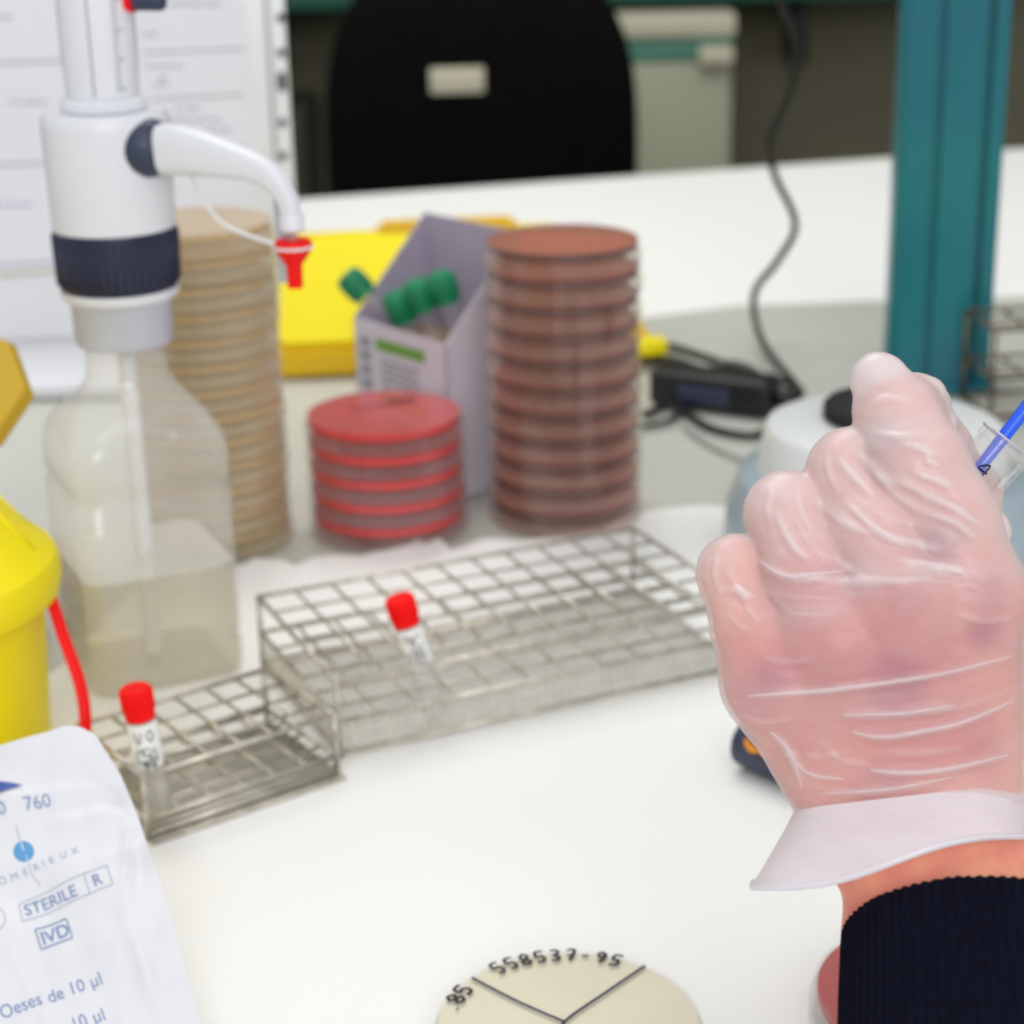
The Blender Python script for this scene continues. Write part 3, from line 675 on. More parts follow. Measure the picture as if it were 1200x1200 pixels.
# partition the green tubes stand in
bm = NB(); c0 = o0+(fx+sx)*.002
prism(bm, [c0[:2], (c0+fx*(Wf-.004))[:2], (c0+fx*(Wf-.004)+sx*(Ws-.004))[:2], (c0+sx*(Ws-.004))[:2]], .086, .088); finish('tube_holder', bm, mat('kraft_board', (168, 138, 118), .85, noise_amt=.25, nscale=150), ck, smooth=False)
def green_tube(wp, axis, label, Lh=.048):
    root = thing('green_capped_tube', label, 'test tube', wp, 0, 'green-capped tubes'); ax = Vector(axis).normalized(); M = frame((0, 0, 0), (1, 0, 0), ax)
    bm = NB(); lathe(bm, [(0, 0), (.0052, .001), (.0058, .004), (.0058, Lh-.006), (.005, Lh-.006), (.005, .004), (0, .002)], 24, M); finish('tube_body', bm, m_clear, root)
    bm = NB(); lathe(bm, [(0, Lh+.008), (.0060, Lh+.008), (.0084, Lh+.0055), (.0088, Lh-.006), (.0084, Lh-.0115), (.0060, Lh-.0115), (.0060, Lh), (0, Lh)], 28, M); cp = finish('cap', bm, m_green, root)
    bm = NB()
    for k in range(18):
        a = 2*pi*k/18; d = M.to_3x3() @ Vector((cos(a), sin(a), 0)); tube(bm, [d*.0086+ax*(Lh-.007), d*.0086+ax*(Lh+.004)], .0007, 5)
    finish('cap_ridge', bm, m_green, cp)
    return root
for (px, py, u, v, lab) in ((467, 352, .060, .022, 'green-capped tube in the carton, nearest its left edge'), (491, 338, .047, .030, 'green-capped tube in the carton, middle of the three'), (519, 328, .034, .040, 'green-capped tube in the carton, nearest the brown dishes')):
    b = ck.location+o0+fx*u+sx*v+Vector((0, 0, .0882)); d = ray(px-5, py-9); tp = CAM+d*((b.y-.004-CAM.y)/d.y); ax = tp-b
    green_tube(b, ax, lab, max(.012, ax.length-.008))
b = ck.location+o0+fx*.076+sx*.028+Vector((0, 0, .0885)); d = ray(404, 321); tp = CAM+d*((b.y+.006-CAM.y)/d.y)
green_tube(b, tp-b, 'green-capped tube leaning out over the left wall of the carton', (tp-b).length-.008)

# ---------------------------------------------------------------- round device
dc_ = P(1031, 598, .03); dv_ = thing('vortex_mixer', 'round white mixer with black rubber cup behind the gloved hand', 'mixer', (dc_.x, dc_.y, 0.0014))
bm = NB(); lathe(bm, [(0, .002), (.078, .002), (.0850, .006), (.0865, .016), (.0850, .034), (.0790, .050), (.0720, .054), (0, .054)], 72); finish('base_ring', bm, m_devring, dv_)
bm = NB(); lathe(bm, [(0, .0542), (.0690, .0542), (.0675, .060), (.0655, .074), (.0635, .0785), (.052, .0815), (0, .0820)], 72); finish('housing', bm, m_device, dv_)
bm = NB(); lathe(bm, [(0, .0822), (.031, .0822), (.0335, .084), (.0332, .090), (.031, .092), (.026, .089), (0, .087)], 56); finish('rubber_cup', bm, m_rubber, dv_)
for k in range(3):
    a = 2*pi*k/3+.5; bm = NB(); lathe(bm, [(0, 0.0002), (.008, .0002), (.008, .0019), (0, .0019)], 20, Matrix.Translation((.055*cos(a), .055*sin(a), 0))); finish('rubber_foot', bm, m_rubber, dv_)

# ---------------------------------------------------------------- cables
cp_ = [PD(905, -60, 1.40), PD(915, 0, 1.42), PD(933, 48, 1.44), PD(927, 105, 1.46), PD(903, 165, 1.48), PD(908, 205, 1.50), PD(932, 262, 1.52), PD(912, 305, 1.53), PD(884, 345, 1.535), PD(893, 400, 1.50), P(930, 448, .008), P(938, 462, .003), P(915, 470, .003)]
bm = NB(); tube(bm, smooth_path(cp_, 8), .0028, 10); tag(finish('hanging_cord', bm, m_black), 'black cord hanging from above down to the bench behind the mixer', 'cord')
ad_ = thing('power_adapter', 'black power adapter in the tangle of cables right of the brown dishes', 'adapter', P(845, 478), radians(-28))
bm = NB(); box(bm, -.050, .040, -.016, .016, .0005, .026, .005, 3); finish('adapter_body', bm, m_black, ad_)
bm = NB(); box(bm, -.026, .012, -.0167, -.0161, .006, .019, .0002); finish('rating_label', bm, m_slate, ad_)
bm = NB(); tube(bm, [(.0402, 0, .012), (.056, 0, .010)], [.006, .0035], 10); finish('strain_relief', bm, m_black, ad_)
cables = [([(758, 420, .006), (800, 428, .010), (850, 448, .012), (900, 462, .006), (935, 462, .004)], .0045, 'thick black cable lying straight from the brown dishes to the adapter'),
          ([(764, 404, .004), (792, 408, .006), (840, 424, .010), (890, 440, .008), (932, 450, .006)], .0035, 'black cable bundled above the adapter'),
          ([(820, 444, .006), (845, 425, .022), (880, 430, .030), (898, 455, .010), (880, 474, .004)], .0018, 'thin grey cable looping up beside the adapter'),
          ([(752, 500, .003), (785, 492, .003), (810, 470, .004), (800, 450, .012), (770, 455, .005)], .0022, 'dark thin cable looping beside the brown dishes'),
          ([(755, 486, .003), (790, 476, .003), (830, 500, .003), (880, 510, .003), (905, 500, .003)], .0028, 'black cable running in front of the adapter to the mixer'),
          ([(800, 498, .002), (830, 520, .002), (862, 535, .002), (890, 545, .002)], .0016, 'pale thin cable running on the bench to the mixer')]
for i, (pp, r, lab) in enumerate(cables):
    bm = NB(); tube(bm, smooth_path([P(x, y, max(h, r)) for x, y, h in pp], 8), r, 8)
    tag(finish('cable', bm, m_black if i not in (2, 5) else mat('grey_cable_%d' % i, (120, 118, 112) if i == 2 else (176, 176, 172), .5, noise_amt=.1)), lab, 'cable', 'cables behind the racks')

# ---------------------------------------------------------------- black marker pen
ma = P(870, 869, .0115); mb_ = P(1014, 925, .0115); axm = (mb_-ma).normalized()
mk = thing('marker_pen', 'thick black marker with orange print lying behind the glove', 'marker', (ma.x, ma.y, 0.001))
Mm = frame((0, 0, .0115), (0, 0, 1), axm)
bm = NB(); lathe(bm, [(0, 0), (.0080, 0), (.0106, .0018), (.0112, .005), (.0114, .032), (.0095, .0325), (0, .0325)], 36, Mm); mc = finish('pen_cap', bm, m_slate, mk)
bm = NB(); lathe(bm, [(0, .0327), (.0100, .0327), (.0110, .034), (.0110, .10), (.009, .102), (0, .102)], 36, Mm); finish('barrel', bm, m_black, mk)
bm = NB()
cdir = (CAM-ma); lc = Mm.to_3x3().inverted() @ cdir; a0 = atan2(lc.y, lc.x)
def onpen(s, a, r=.0117): return Mm @ Vector((r*cos(a0+a), r*sin(a0+a), s))
for k, (s0, s1, a_0, a_1) in enumerate(((.0085, .0115, -.10, .22), (.0105, .0150, .02, .34), (.0135, .020, .10, .26), (.0165, .0230, -.06, .20), (.0205, .0260, .0, .3))):
    bm.faces.new([bm.verts.new(onpen(*q)) for q in ((s0, a_0), (s1, a_0+.05), (s1+.001, a_1), (s0+.0012, a_1))])
finish('orange_print', bm, m_orange, mc, smooth=False)

# ---------------------------------------------------------------- sterile pouch (foreground left)
ALPHA = radians(30)   # lean of the pouch
BO = PD(60, 1000, .692); BA = RT.copy(); BB = (-UP*cos(ALPHA)-FW*sin(ALPHA)); SC = .692/FPX
BN = BA.cross(BB); 
if BN.dot(CAM-BO) < 0: BN = -BN
def bulge(x, y):
    d = 0.0035*noise.noise(Vector((x*.010, y*.012, 2)))+0.0016*noise.noise(Vector((x*.03, y*.02, 5)))
    # crease across the top seal and a dent near the right edge
    d += .0016*math.exp(-((y-938+.12*x)/10)**2)-.0022*math.exp(-(((x-165)/12)**2+((y-1020)/26)**2))+.0020*math.exp(-(((x-150)/7)**2+((y-1000)/50)**2))
    for (x0, y0, x1, y1, w_, a_) in ((120, 1010, 205, 985, 9, .0020), (60, 965, 150, 948, 8, .0014), (20, 1120, 60, 1200, 10, .0016), (150, 1075, 190, 1190, 10, .0018), (100, 905, 158, 960, 9, -.0014), (90, 1120, 180, 1095, 12, .0012), (-40, 1010, 10, 960, 9, .0012)):
        ux, uy = x1-x0, y1-y0; t = max(0, min(1, ((x-x0)*ux+(y-y0)*uy)/(ux*ux+uy*uy))); dd = sqrt((x-x0-ux*t)**2+(y-y0-uy*t)**2)
        d += a_*math.exp(-(dd/w_)**2)*sin(pi*(.15+.7*t))
    return d+.005*sin(min(1, max(0, (y-930)/300))*pi/2)
def bw(x, y, off=0.0):
    d = ray(x, y); q = CAM+d*((BO-CAM).dot(BN)/d.dot(BN)); q = q+BN*(bulge(x, y)+off); q.z = max(q.z, .0015); return q
def redge(y):
    K = [(850, 92), (862, 112), (880, 124), (905, 140), (928, 150), (960, 163), (1000, 176), (1040, 190), (1080, 203), (1120, 214), (1160, 225), (1200, 236), (1300, 262)]
    for (a, b), (c, d) in zip(K[:-1], K[1:]):
        if a <= y <= c: return b+(d-b)*(y-a)/(c-a)
    return K[-1][1]
pch = thing('sterile_pouch', 'white sterile pouch with blue printing standing in the lower left foreground', 'pouch', (BO.x, BO.y, 0.0))
bm = NB()
def ytop(x): return 851+max(0, (70-x))*.20+max(0, (x-92))*1.0
grid = []
NX, NY = 90, 110
YB = 1290
for s, th in ((1, .0), (-1, -.0030)):
    g = []
    for j in range(NY+1):
        row = []
        y0 = 851+(YB-851)*j/NY
        xr = redge(y0)
        for i in range(NX+1):
            x = -230+(xr+230)*i/NX
            yy = y0+(1-j/NY)**3*(max(0, 75-x)*.26)
            edge = min(1, (NX-i)/3, (j)/2, i/3+.0)
            row.append(bm.verts.new(bw(x, yy, th*(edge if s < 0 else 0))))
        g.append(row)
    grid.append(g)
for g in grid:
    for j in range(NY):
        for i in range(NX): bm.faces.new((g[j][i], g[j][i+1], g[j+1][i+1], g[j+1][i]))
bmesh.ops.remove_doubles(bm, verts=bm.verts, dist=.00002)
wl(bm, pch); pf = finish('pouch_film', bm, m_bag, pch)
def bag_text(txt, ox, oy, size, ang, m, name='printed_text', sx_=1.0, bold=0.0):
    cu = bpy.data.curves.new('t', 'FONT'); cu.body = txt; cu.size = 1; cu.resolution_u = 3; cu.offset = bold
    o = bpy.data.objects.new('t', cu); C.objects.link(o)
    dg = bpy.context.evaluated_depsgraph_get(); me = bpy.data.meshes.new_from_object(o.evaluated_get(dg))
    bpy.data.objects.remove(o); bpy.data.curves.remove(cu)
    a = radians(ang)
    for v in me.vertices:
        x, y = v.co.x*size*sx_, v.co.y*size
        px = ox+x*cos(a)-y*sin(a); py = oy-x*sin(a)-y*cos(a)
        v.co = bw(px, py, .00022)-pch.location
    me.name = name
    return link(name, me, m, pf, smooth=False)
def bag_line(pts, wpx, m, name='printed_line', closed=False):
    P2 = list(pts)+([pts[0]] if closed else []); bm = NB()
    for (x0, y0), (x1, y1) in zip(P2[:-1], P2[1:]):
        d = Vector((x1-x0, y1-y0)); l = d.length; d /= l; n = Vector((-d.y, d.x))*wpx/2; k = max(2, int(l/8))
        L1 = []
        for i in range(k+1):
            c = Vector((x0, y0))+d*l*i/k; L1.append((bm.verts.new(bw(c.x+n.x, c.y+n.y, .0002)-pch.location), bm.verts.new(bw(c.x-n.x, c.y-n.y, .0002)-pch.location)))
        for a, b in zip(L1[:-1], L1[1:]): bm.faces.new((a[0], b[0], b[1], a[1]))
    return finish(name, bm, m, pf, smooth=False)
def bag_poly(pts, m, name, off=.0002):
    bm = NB(); bm.faces.new([bm.verts.new(bw(x, y, off)-pch.location) for x, y in pts]); return finish(name, bm, m, pf, smooth=False)
bm = NB(); L1 = []
for i in range(19):
    x = -62+i*5.0; t = (28-x)/90; L1.append((bm.verts.new(bw(x, 922-t*15, .0009)-pch.location), bm.verts.new(bw(x, 922.5+t*34, .0009)-pch.location)))
for a, b in zip(L1[:-1], L1[1:]): bm.faces.new((a[0], b[0], b[1], a[1]))
finish('printed_arrow', bm, m_bagink2, pf, smooth=False)
bag_text('760', 31, 952, 21, 14, m_bagink); bag_text('70', -9, 962, 21, 17, m_bagink)
bag_line([(20, 969), (24, 987)], 1.0, m_baggrey); bag_line([(34, 1012), (38, 1026), (48, 1040)], 1.0, m_baggrey)
bag_poly([(28.5+12*cos(2*pi*k/36), 999+12*sin(2*pi*k/36)) for k in range(36)], m_baglogo, 'printed_disc')
bag_line([(25, 988), (33, 1010)], 1.3, m_white_pl); 
for chh, x, y in zip('BIOMERIEUX', (-32, -12, 0, 14, 29, 41, 52, 60, 73, 86), (1052, 1045, 1039, 1034, 1028, 1023, 1018, 1015, 1010, 1005)): bag_text(chh, x, y, 12.5, 21, m_baggrey, sx_=1.05)
bag_line([(23, 1061), (127, 1018), (135, 1041), (29, 1083)], 1.1, m_baggrey, closed=True); bag_line([(101, 1029), (108, 1052)], 1.1, m_baggrey)
bag_text('STERILE', 32, 1076, 19.5, 20, m_bagink, bold=.008); bag_text('R', 113, 1044, 19.5, 20, m_bagink, bold=.008)
bag_line([(43, 1092), (79, 1079), (87, 1102), (50, 1115)], 1.8, m_bagink, closed=True)
bag_text('IVD', 52, 1110, 22, 20, m_bagink, bold=.015)
bag_line([(-7+16*cos(2*pi*k/28), 1081+16*sin(2*pi*k/28)) for k in range(28)], 1.0, m_baggrey, closed=True); bag_line([(-16, 1074), (2, 1096)], 1.0, m_baggrey)
bag_text('50 Oeses de 10 \u00b5l', -18, 1209, 22, 20, m_bagink, sx_=.93)
bag_text('x 10 \u00b5l', 74, 1219, 22, 20, m_bagink, sx_=.93)
# ================================================================== PERSON: gloved left hand, forearm and sleeve
person = thing('person', 'person reaching in from the lower right, left hand in a translucent glove, dark ribbed sleeve', 'person', (0.16, 0.36, 0.0))
PL = person.location
def cc(px, py, d):                         # point in camera-aligned metres (right, up, forward)
    return np.array(((px-600)/FPX*d, -(py-600)/FPX*d, d))
def to_world(v): return CAM+RT*v[0]+UP*v[1]+FW*v[2]
# each chain: (px, py, distance, radius in m)
CH = {
 'little': [(905, 800, .516, .0112), (882, 735, .519, .0095), (862, 672, .527, .0088), (878, 680, .545, .0080), (915, 715, .552, .0072)],
 'ring': [(975, 752, .511, .0120), (948, 678, .515, .0104), (922, 602, .525, .0098), (940, 604, .547, .0086), (972, 650, .555, .0076)],
 'middle': [(1055, 712, .508, .0125), (1026, 635, .512, .0108), (996, 553, .524, .0100), (1010, 558, .548, .0090), (1038, 610, .556, .0080)],
 'index': [(1138, 702, .512, .0128), (1108, 612, .512, .0124), (1074, 545, .514, .0120), (1053, 490, .521, .0100), (1070, 480, .540, .0084), (1098, 525, .556, .0080), (1124, 562, .560, .0074)],
 'thumb': [(1140, 900, .535, .0130), (1150, 790, .545, .0120), (1142, 690, .552, .0105), (1130, 625, .557, .0092), (1138, 575, .560, .0080)],
}
PALM = [[(1010, 975, .522, .0120), (905, 800, .516, .0112)], [(1045, 975, .518, .0135), (975, 752, .511, .0120)], [(1090, 975, .516, .0140), (1055, 712, .508, .0125)], [(1135, 975, .518, .0135), (1138, 702, .512, .0128)],
        [(1015, 880, .524, .0120), (1120, 860, .524, .0130)],
        [(1052, 985, .520, .0145), (1066, 1110, .503, .0150)], [(1152, 985, .520, .0140), (1192, 1110, .503, .0150)], [(1066, 1110, .503, .0150), (1100, 1300, .475, .0170)], [(1192, 1110, .503, .0150), (1225, 1300, .475, .0170)], [(1105, 985, .520, .0160), (1130, 1110, .503, .0175)], [(1130, 1110, .503, .0175), (1165, 1300, .475, .0200)]]
def cone(G, a, b):
    A = cc(*a[:3]); B = cc(*b[:3]); ab = B-A; L2 = ab@ab
    t = np.clip(((G-A)@ab)/L2, 0, 1)
    d = np.linalg.norm(G-A-t[..., None]*ab, axis=-1)
    return d-(a[3]+(b[3]-a[3])*t)
def smin(a, b, k):
    h = np.clip(.5+.5*(b-a)/k, 0, 1); return b+(a-b)*h-k*h*(1-h)
def hand_sdf(G, kf, kp, kc, extra=None, palm_only=None, inflate=0.0):
    d = None
    for a, b in PALM:
        c = cone(G, a, b); d = c if d is None else smin(d, c, .010)
    f = None
    for nm in ('little', 'ring', 'middle', 'index', 'thumb'):
        g = None
        for a, b in zip(CH[nm][:-1], CH[nm][1:]):
            c = cone(G, a, b); g = c if g is None else smin(g, c, kc)
        f = g if f is None else smin(f, g, kf)
    d = smin(d, f, kp)
    if extra:
        for a, b in extra: d = smin(d, cone(G, a, b), .003)
    return d-inflate
def surface_nets(V, org, h):
    """naive surface nets, vectorised"""
    nx, ny, nz = V.shape; ins = V < 0
    cor = [(i, j, k) for i in (0, 1) for j in (0, 1) for k in (0, 1)]
    sl = lambda A, c: A[c[0]:nx-1+c[0], c[1]:ny-1+c[1], c[2]:nz-1+c[2]]
    cnt = sum(sl(ins, c).astype(np.int8) for c in cor); act = (cnt > 0) & (cnt < 8)
    idx = np.argwhere(act); n = len(idx); vid = -np.ones(act.shape, int); vid[act] = np.arange(n)
    acc = np.zeros((n, 3)); num = np.zeros(n)
    for a in cor:
        for ax in range(3):
            if a[ax] == 1: continue
            b = list(a); b[ax] = 1
            va = V[idx[:, 0]+a[0], idx[:, 1]+a[1], idx[:, 2]+a[2]]; vb = V[idx[:, 0]+b[0], idx[:, 1]+b[1], idx[:, 2]+b[2]]
            m = (va < 0) != (vb < 0); t = np.where(m, va/np.where(m, va-vb, 1), 0)
            p = np.tile(np.array(a, float), (n, 1)); p[:, ax] = t
            acc[m] += p[m]; num[m] += 1
    verts = org+(idx+acc/num[:, None])*h
    quads = []
    for ax in range(3):
        u, v = (ax+1) % 3, (ax+2) % 3
        s0 = [slice(None)]*3; s1 = [slice(None)]*3; s0[ax] = slice(0, -1); s1[ax] = slice(1, None)
        cr_ = np.argwhere(ins[tuple(s0)] != ins[tuple(s1)])
        ok = (cr_[:, u] > 0) & (cr_[:, v] > 0) & (cr_[:, u] < V.shape[u]-1) & (cr_[:, v] < V.shape[v]-1)
        cr_ = cr_[ok]
        def cell(du_, dv_):
            c = cr_.copy(); c[:, u] -= du_; c[:, v] -= dv_; return vid[c[:, 0], c[:, 1], c[:, 2]]
        q = np.stack([cell(1, 1), cell(0, 1), cell(0, 0), cell(1, 0)], 1)
        fl_ = ~ins[cr_[:, 0], cr_[:, 1], cr_[:, 2]]
        q[fl_] = q[fl_][:, ::-1]; quads.append(q)
    return verts, np.concatenate(quads)
def field(lo, hi, h, fn):
    ax = [np.arange(lo[i], hi[i], h) for i in range(3)]
    V = np.empty(tuple(len(a) for a in ax), np.float32)
    YY, ZZ = np.meshgrid(ax[1], ax[2], indexing='ij')
    for s in range(0, len(ax[0]), 12):
        xs = ax[0][s:s+12]; G = np.empty((len(xs), *YY.shape, 3))
        G[..., 0] = xs[:, None, None]; G[..., 1] = YY; G[..., 2] = ZZ
        V[s:s+12] = fn(G)
    return V, np.array(lo), h
def np_mesh(name, verts, quads):
    me = bpy.data.meshes.new(name)
    Wd = np.array(CAM)[None]+verts[:, :1]*np.array(RT)+verts[:, 1:2]*np.array(UP)+verts[:, 2:]*np.array(FW)-np.array(PL)
    me.from_pydata(Wd.tolist(), [], quads.tolist()); me.update(); return me, Wd
lo = cc(800, 1300, .50); lo = np.array([.038, -.155, .455]); hi = np.array([.150, .042, .585])
V, o_, h_ = field(lo, hi, .0012, lambda G: hand_sdf(G, .0008, .0065, .003))
vs_, qs_ = surface_nets(V, o_, h_)
me, Wd = np_mesh('hand', vs_, qs_)
# redness of the knuckles is a colour of the skin itself: stored as a vertex attribute
red = np.zeros(len(vs_))
for (px, py, d, s_) in ((1062, 705, .498, .0085), (1150, 700, .502, .0080), (985, 745, .502, .0060), (905, 795, .505, .007), (1050, 800, .50, .013), (1100, 640, .50, .007), (1045, 530, .51, .007), (900, 800, .51, .009), (1120, 860, .51, .012), (1040, 900, .51, .012), (1150, 740, .50, .007)):
    q = cc(px, py, d); red = np.maximum(red, np.exp(-((vs_-q)**2).sum(1)/(s_**2))*.95)
q = cc(1030, 770, .52); red = np.maximum(red, np.float64(.58)*np.exp(-(((vs_-q)**2).sum(1)/(.040**2))**2))
at = me.attributes.new('redness', 'FLOAT', 'POINT'); at.data.foreach_set('value', red.astype(np.float32))
ms_ = bpy.data.materials.new('skin'); ms_.use_nodes = True; nt = ms_.node_tree; N = nt.nodes; L = nt.links; b = N['Principled BSDF']
b.inputs['Roughness'].default_value = .5; b.inputs['Subsurface Weight'].default_value = .25; b.inputs['Subsurface Radius'].default_value = (.006, .002, .001); b.inputs['Subsurface Scale'].default_value = 1
aa = N.new('ShaderNodeAttribute'); aa.attribute_name = 'redness'
tc = N.new('ShaderNodeTexCoord'); n1 = N.new('ShaderNodeTexNoise'); n1.inputs['Scale'].default_value = 55; n1.inputs['Detail'].default_value = 4; L.new(tc.outputs['Object'], n1.inputs['Vector'])
mx1 = N.new('ShaderNodeMix'); mx1.data_type = 'RGBA'; mx1.inputs[6].default_value = (*lin((246, 172, 138)), 1); mx1.inputs[7].default_value = (*lin((230, 138, 120)), 1)
rp = N.new('ShaderNodeValToRGB'); rp.color_ramp.elements[0].position = .35; rp.color_ramp.elements[1].position = .65; L.new(n1.outputs[0], rp.inputs[0]); L.new(rp.outputs[0], mx1.inputs[0])
mx2 = N.new('ShaderNodeMix'); mx2.data_type = 'RGBA'; mx2.inputs[7].default_value = (*lin((176, 44, 92)), 1); L.new(mx1.outputs[2], mx2.inputs[6]); L.new(aa.outputs['Fac'], mx2.inputs[0]); L.new(mx2.outputs[2], b.inputs['Base Color'])
n3 = N.new('ShaderNodeTexNoise'); n3.inputs['Scale'].default_value = 500; L.new(tc.outputs['Object'], n3.inputs['Vector']); bp = N.new('ShaderNodeBump'); bp.inputs['Strength'].default_value = .25; bp.inputs['Distance'].default_value = .0006; L.new(n3.outputs[0], bp.inputs['Height']); L.new(bp.outputs[0], b.inputs['Normal'])
hand = link('left_hand_and_forearm', me, ms_, person)

# ---- glove: a looser, smoother skin over the hand, cut off at the wrist
EX = [[(1048, 484, .522, .0085), (1030, 446, .524, .0068)], [(1075, 476, .526, .0070), (1085, 465, .528, .0040)], [(1082, 480, .528, .0070), (1102, 494, .530, .0036)], [(1130, 625, .557, .0100), (1160, 622, .550, .0050)]]
def glove_fn(G):
    d = hand_sdf(G, .0018, .0075, .004, EX, inflate=.0010)
    # slack film: shallow folds running across fingers and back of the hand
    x, y, z = G[..., 0]*1000, G[..., 1]*1000, G[..., 2]*1000
    wv = np.sin((x*.45+y*1.15)*1.05+1.6*np.sin(x*.21)+1.1*np.sin(y*.17+z*.2))
    wv2 = np.sin((x*.9-y*.75)*.62+1.3*np.sin(y*.3))
    return d-.00006*wv-.00007*wv2
V2, o2, h2 = field(np.array([.044, -.098, .485]), np.array([.150, .046, .585]), .00085, glove_fn)
v2, q2 = surface_nets(V2, o2, h2)
pxy = np.stack([600+FPX*v2[:, 0]/v2[:, 2], 600-FPX*v2[:, 1]/v2[:, 2]], 1)
keepv = (pxy[:, 1]+(pxy[:, 0]-930)*.12) < 975
q2 = q2[keepv[q2].all(1)]
used_ = np.unique(q2); rm = -np.ones(len(v2), int); rm[used_] = np.arange(len(used_)); v2 = v2[used_]; q2 = rm[q2]
FOLDS = [[(1025, 557), (1070, 571), (1116, 596), (1155, 622)], [(1081, 536), (1102, 547)], [(1067, 554), (1095, 561), (1116, 571)], [(955, 585), (990, 613), (1025, 624), (1077, 638), (1105, 645)],
 [(888, 655), (905, 668), (927, 676), (955, 673), (1000, 668)], [(927, 680), (962, 680), (1004, 681), (1060, 680), (1095, 678)], [(1004, 529), (1025, 550), (1046, 575), (1077, 596), (1130, 613)],
 [(874, 816), (930, 812), (976, 808), (1046, 799), (1112, 788), (1190, 768)], [(843, 690), (864, 694), (881, 704)], [(980, 535), (1004, 561), (1025, 582)], [(997, 857), (1032, 864), (1081, 857), (1130, 846), (1190, 820)],
 [(1018, 902), (1060, 906), (1112, 901), (1185, 884)], [(902, 857), (925, 880), (940, 925)], [(915, 868), (945, 905), (990, 913)], [(1060, 519), (1090, 528), (1112, 536)], [(1075, 583), (1105, 590), (1135, 600)], [(985, 838), (1060, 836), (1120, 826)], [(1050, 655), (1090, 664), (1130, 668)],
 [(850, 668), (868, 690), (885, 700)], [(905, 595), (930, 640), (950, 655)], [(1090, 600), (1120, 612), (1145, 632)], [(960, 930), (1040, 925), (1120, 910)]]
FINE = [[(1052+6*k, 520+9.5*k), (1080+5.5*k, 527+9.5*k), (1106+5*k, 540+9*k)] for k in range(9)]
FINE += [[(935+12*k, 610+5*k), (950+12*k, 640+5*k), (975+12*k, 662+5*k)] for k in range(4)] + [[(990+10*k, 585+8*k), (1010+10*k, 608+8*k), (1040+10*k, 620+8*k)] for k in range(4)]
FINE += [[(1060, 660+9*k), (1100, 662+9*k), (1150, 672+8*k)] for k in range(3)] + [[(890+8*k, 690+6*k), (930, 700+9*k), (980, 702+9*k)] for k in range(3)]

FINE += [[(842, 648), (838, 672), (846, 700)], [(868, 690), (876, 712), (890, 728)], [(850, 715), (866, 732), (880, 740)], [(905, 572), (900, 600), (908, 630)], [(935, 572), (940, 600), (952, 622)], [(970, 530), (972, 555), (985, 580)]]
FINE += [[(1020, 505), (1050, 512), (1085, 508)], [(1018, 475), (1040, 466), (1070, 470)], [(890, 770), (920, 776), (950, 772)], [(870, 838), (900, 846), (930, 842)], [(905, 880), (950, 886), (1000, 880)], [(1120, 720), (1150, 728), (1185, 724)], [(960, 868), (985, 890), (1020, 896)], [(1030, 880), (1080, 884), (1130, 876)], [(930, 905), (960, 922), (1000, 924)], [(1090, 835), (1140, 826), (1185, 808)]]
FINE += [[(1020+7*k, 600+10*k), (1060+7*k, 612+10*k), (1105+6*k, 622+10*k)] for k in range(6)]
vn = np.zeros_like(v2); fnr = np.cross(v2[q2[:, 2]]-v2[q2[:, 0]], v2[q2[:, 3]]-v2[q2[:, 1]])
for c_ in range(4): np.add.at(vn, q2[:, c_], fnr)
vn /= np.linalg.norm(vn, axis=1)[:, None]+1e-12
pxy = np.stack([600+FPX*v2[:, 0]/v2[:, 2], 600-FPX*v2[:, 1]/v2[:, 2]], 1)
front_ = np.clip(-vn[:, 2]*2, 0, 1) if (vn[:, 2]*(v2[:, 2]-.52)).sum() > 0 else np.clip(vn[:, 2]*2, 0, 1)
sgn = 1.0 if (vn[:, 2]*(v2[:, 2]-.52)).sum() > 0 else -1.0
disp = np.zeros(len(v2))
for grp, amp, wd_ in ((FOLDS, .00066, 4.6), (FINE, .00040, 3.2)):
    for F_ in grp:
        P2 = np.array([(q.x, q.y) for q in smooth_path([Vector((x, y, 0)) for x, y in F_], 5)])
        dm = np.full(len(v2), 1e9); tt = np.zeros(len(v2)); near = (abs(pxy-P2.mean(0)) < (np.ptp(P2, axis=0)/2+30)).all(1); pn = pxy[near]
        dn = np.full(len(pn), 1e9); tn = np.zeros(len(pn))
        for i, (a, b) in enumerate(zip(P2[:-1], P2[1:])):
            ab = b-a; t = np.clip(((pn-a)@ab)/(ab@ab), 0, 1); dd = np.linalg.norm(pn-a-t[:, None]*ab, axis=1); m = dd < dn; dn[m] = dd[m]; tn[m] = (i+t[m])/(len(P2)-1)
        env = np.sin(np.pi*np.clip(tn, 0, 1))**.6
        disp[near] += env*amp*(np.exp(-(dn/wd_)**2)-.45*np.exp(-((dn-2.3*wd_)/wd_)**2))
v2 = v2+vn*(sgn*disp*front_)[:, None]
gme, gW = np_mesh('glove', v2, q2)
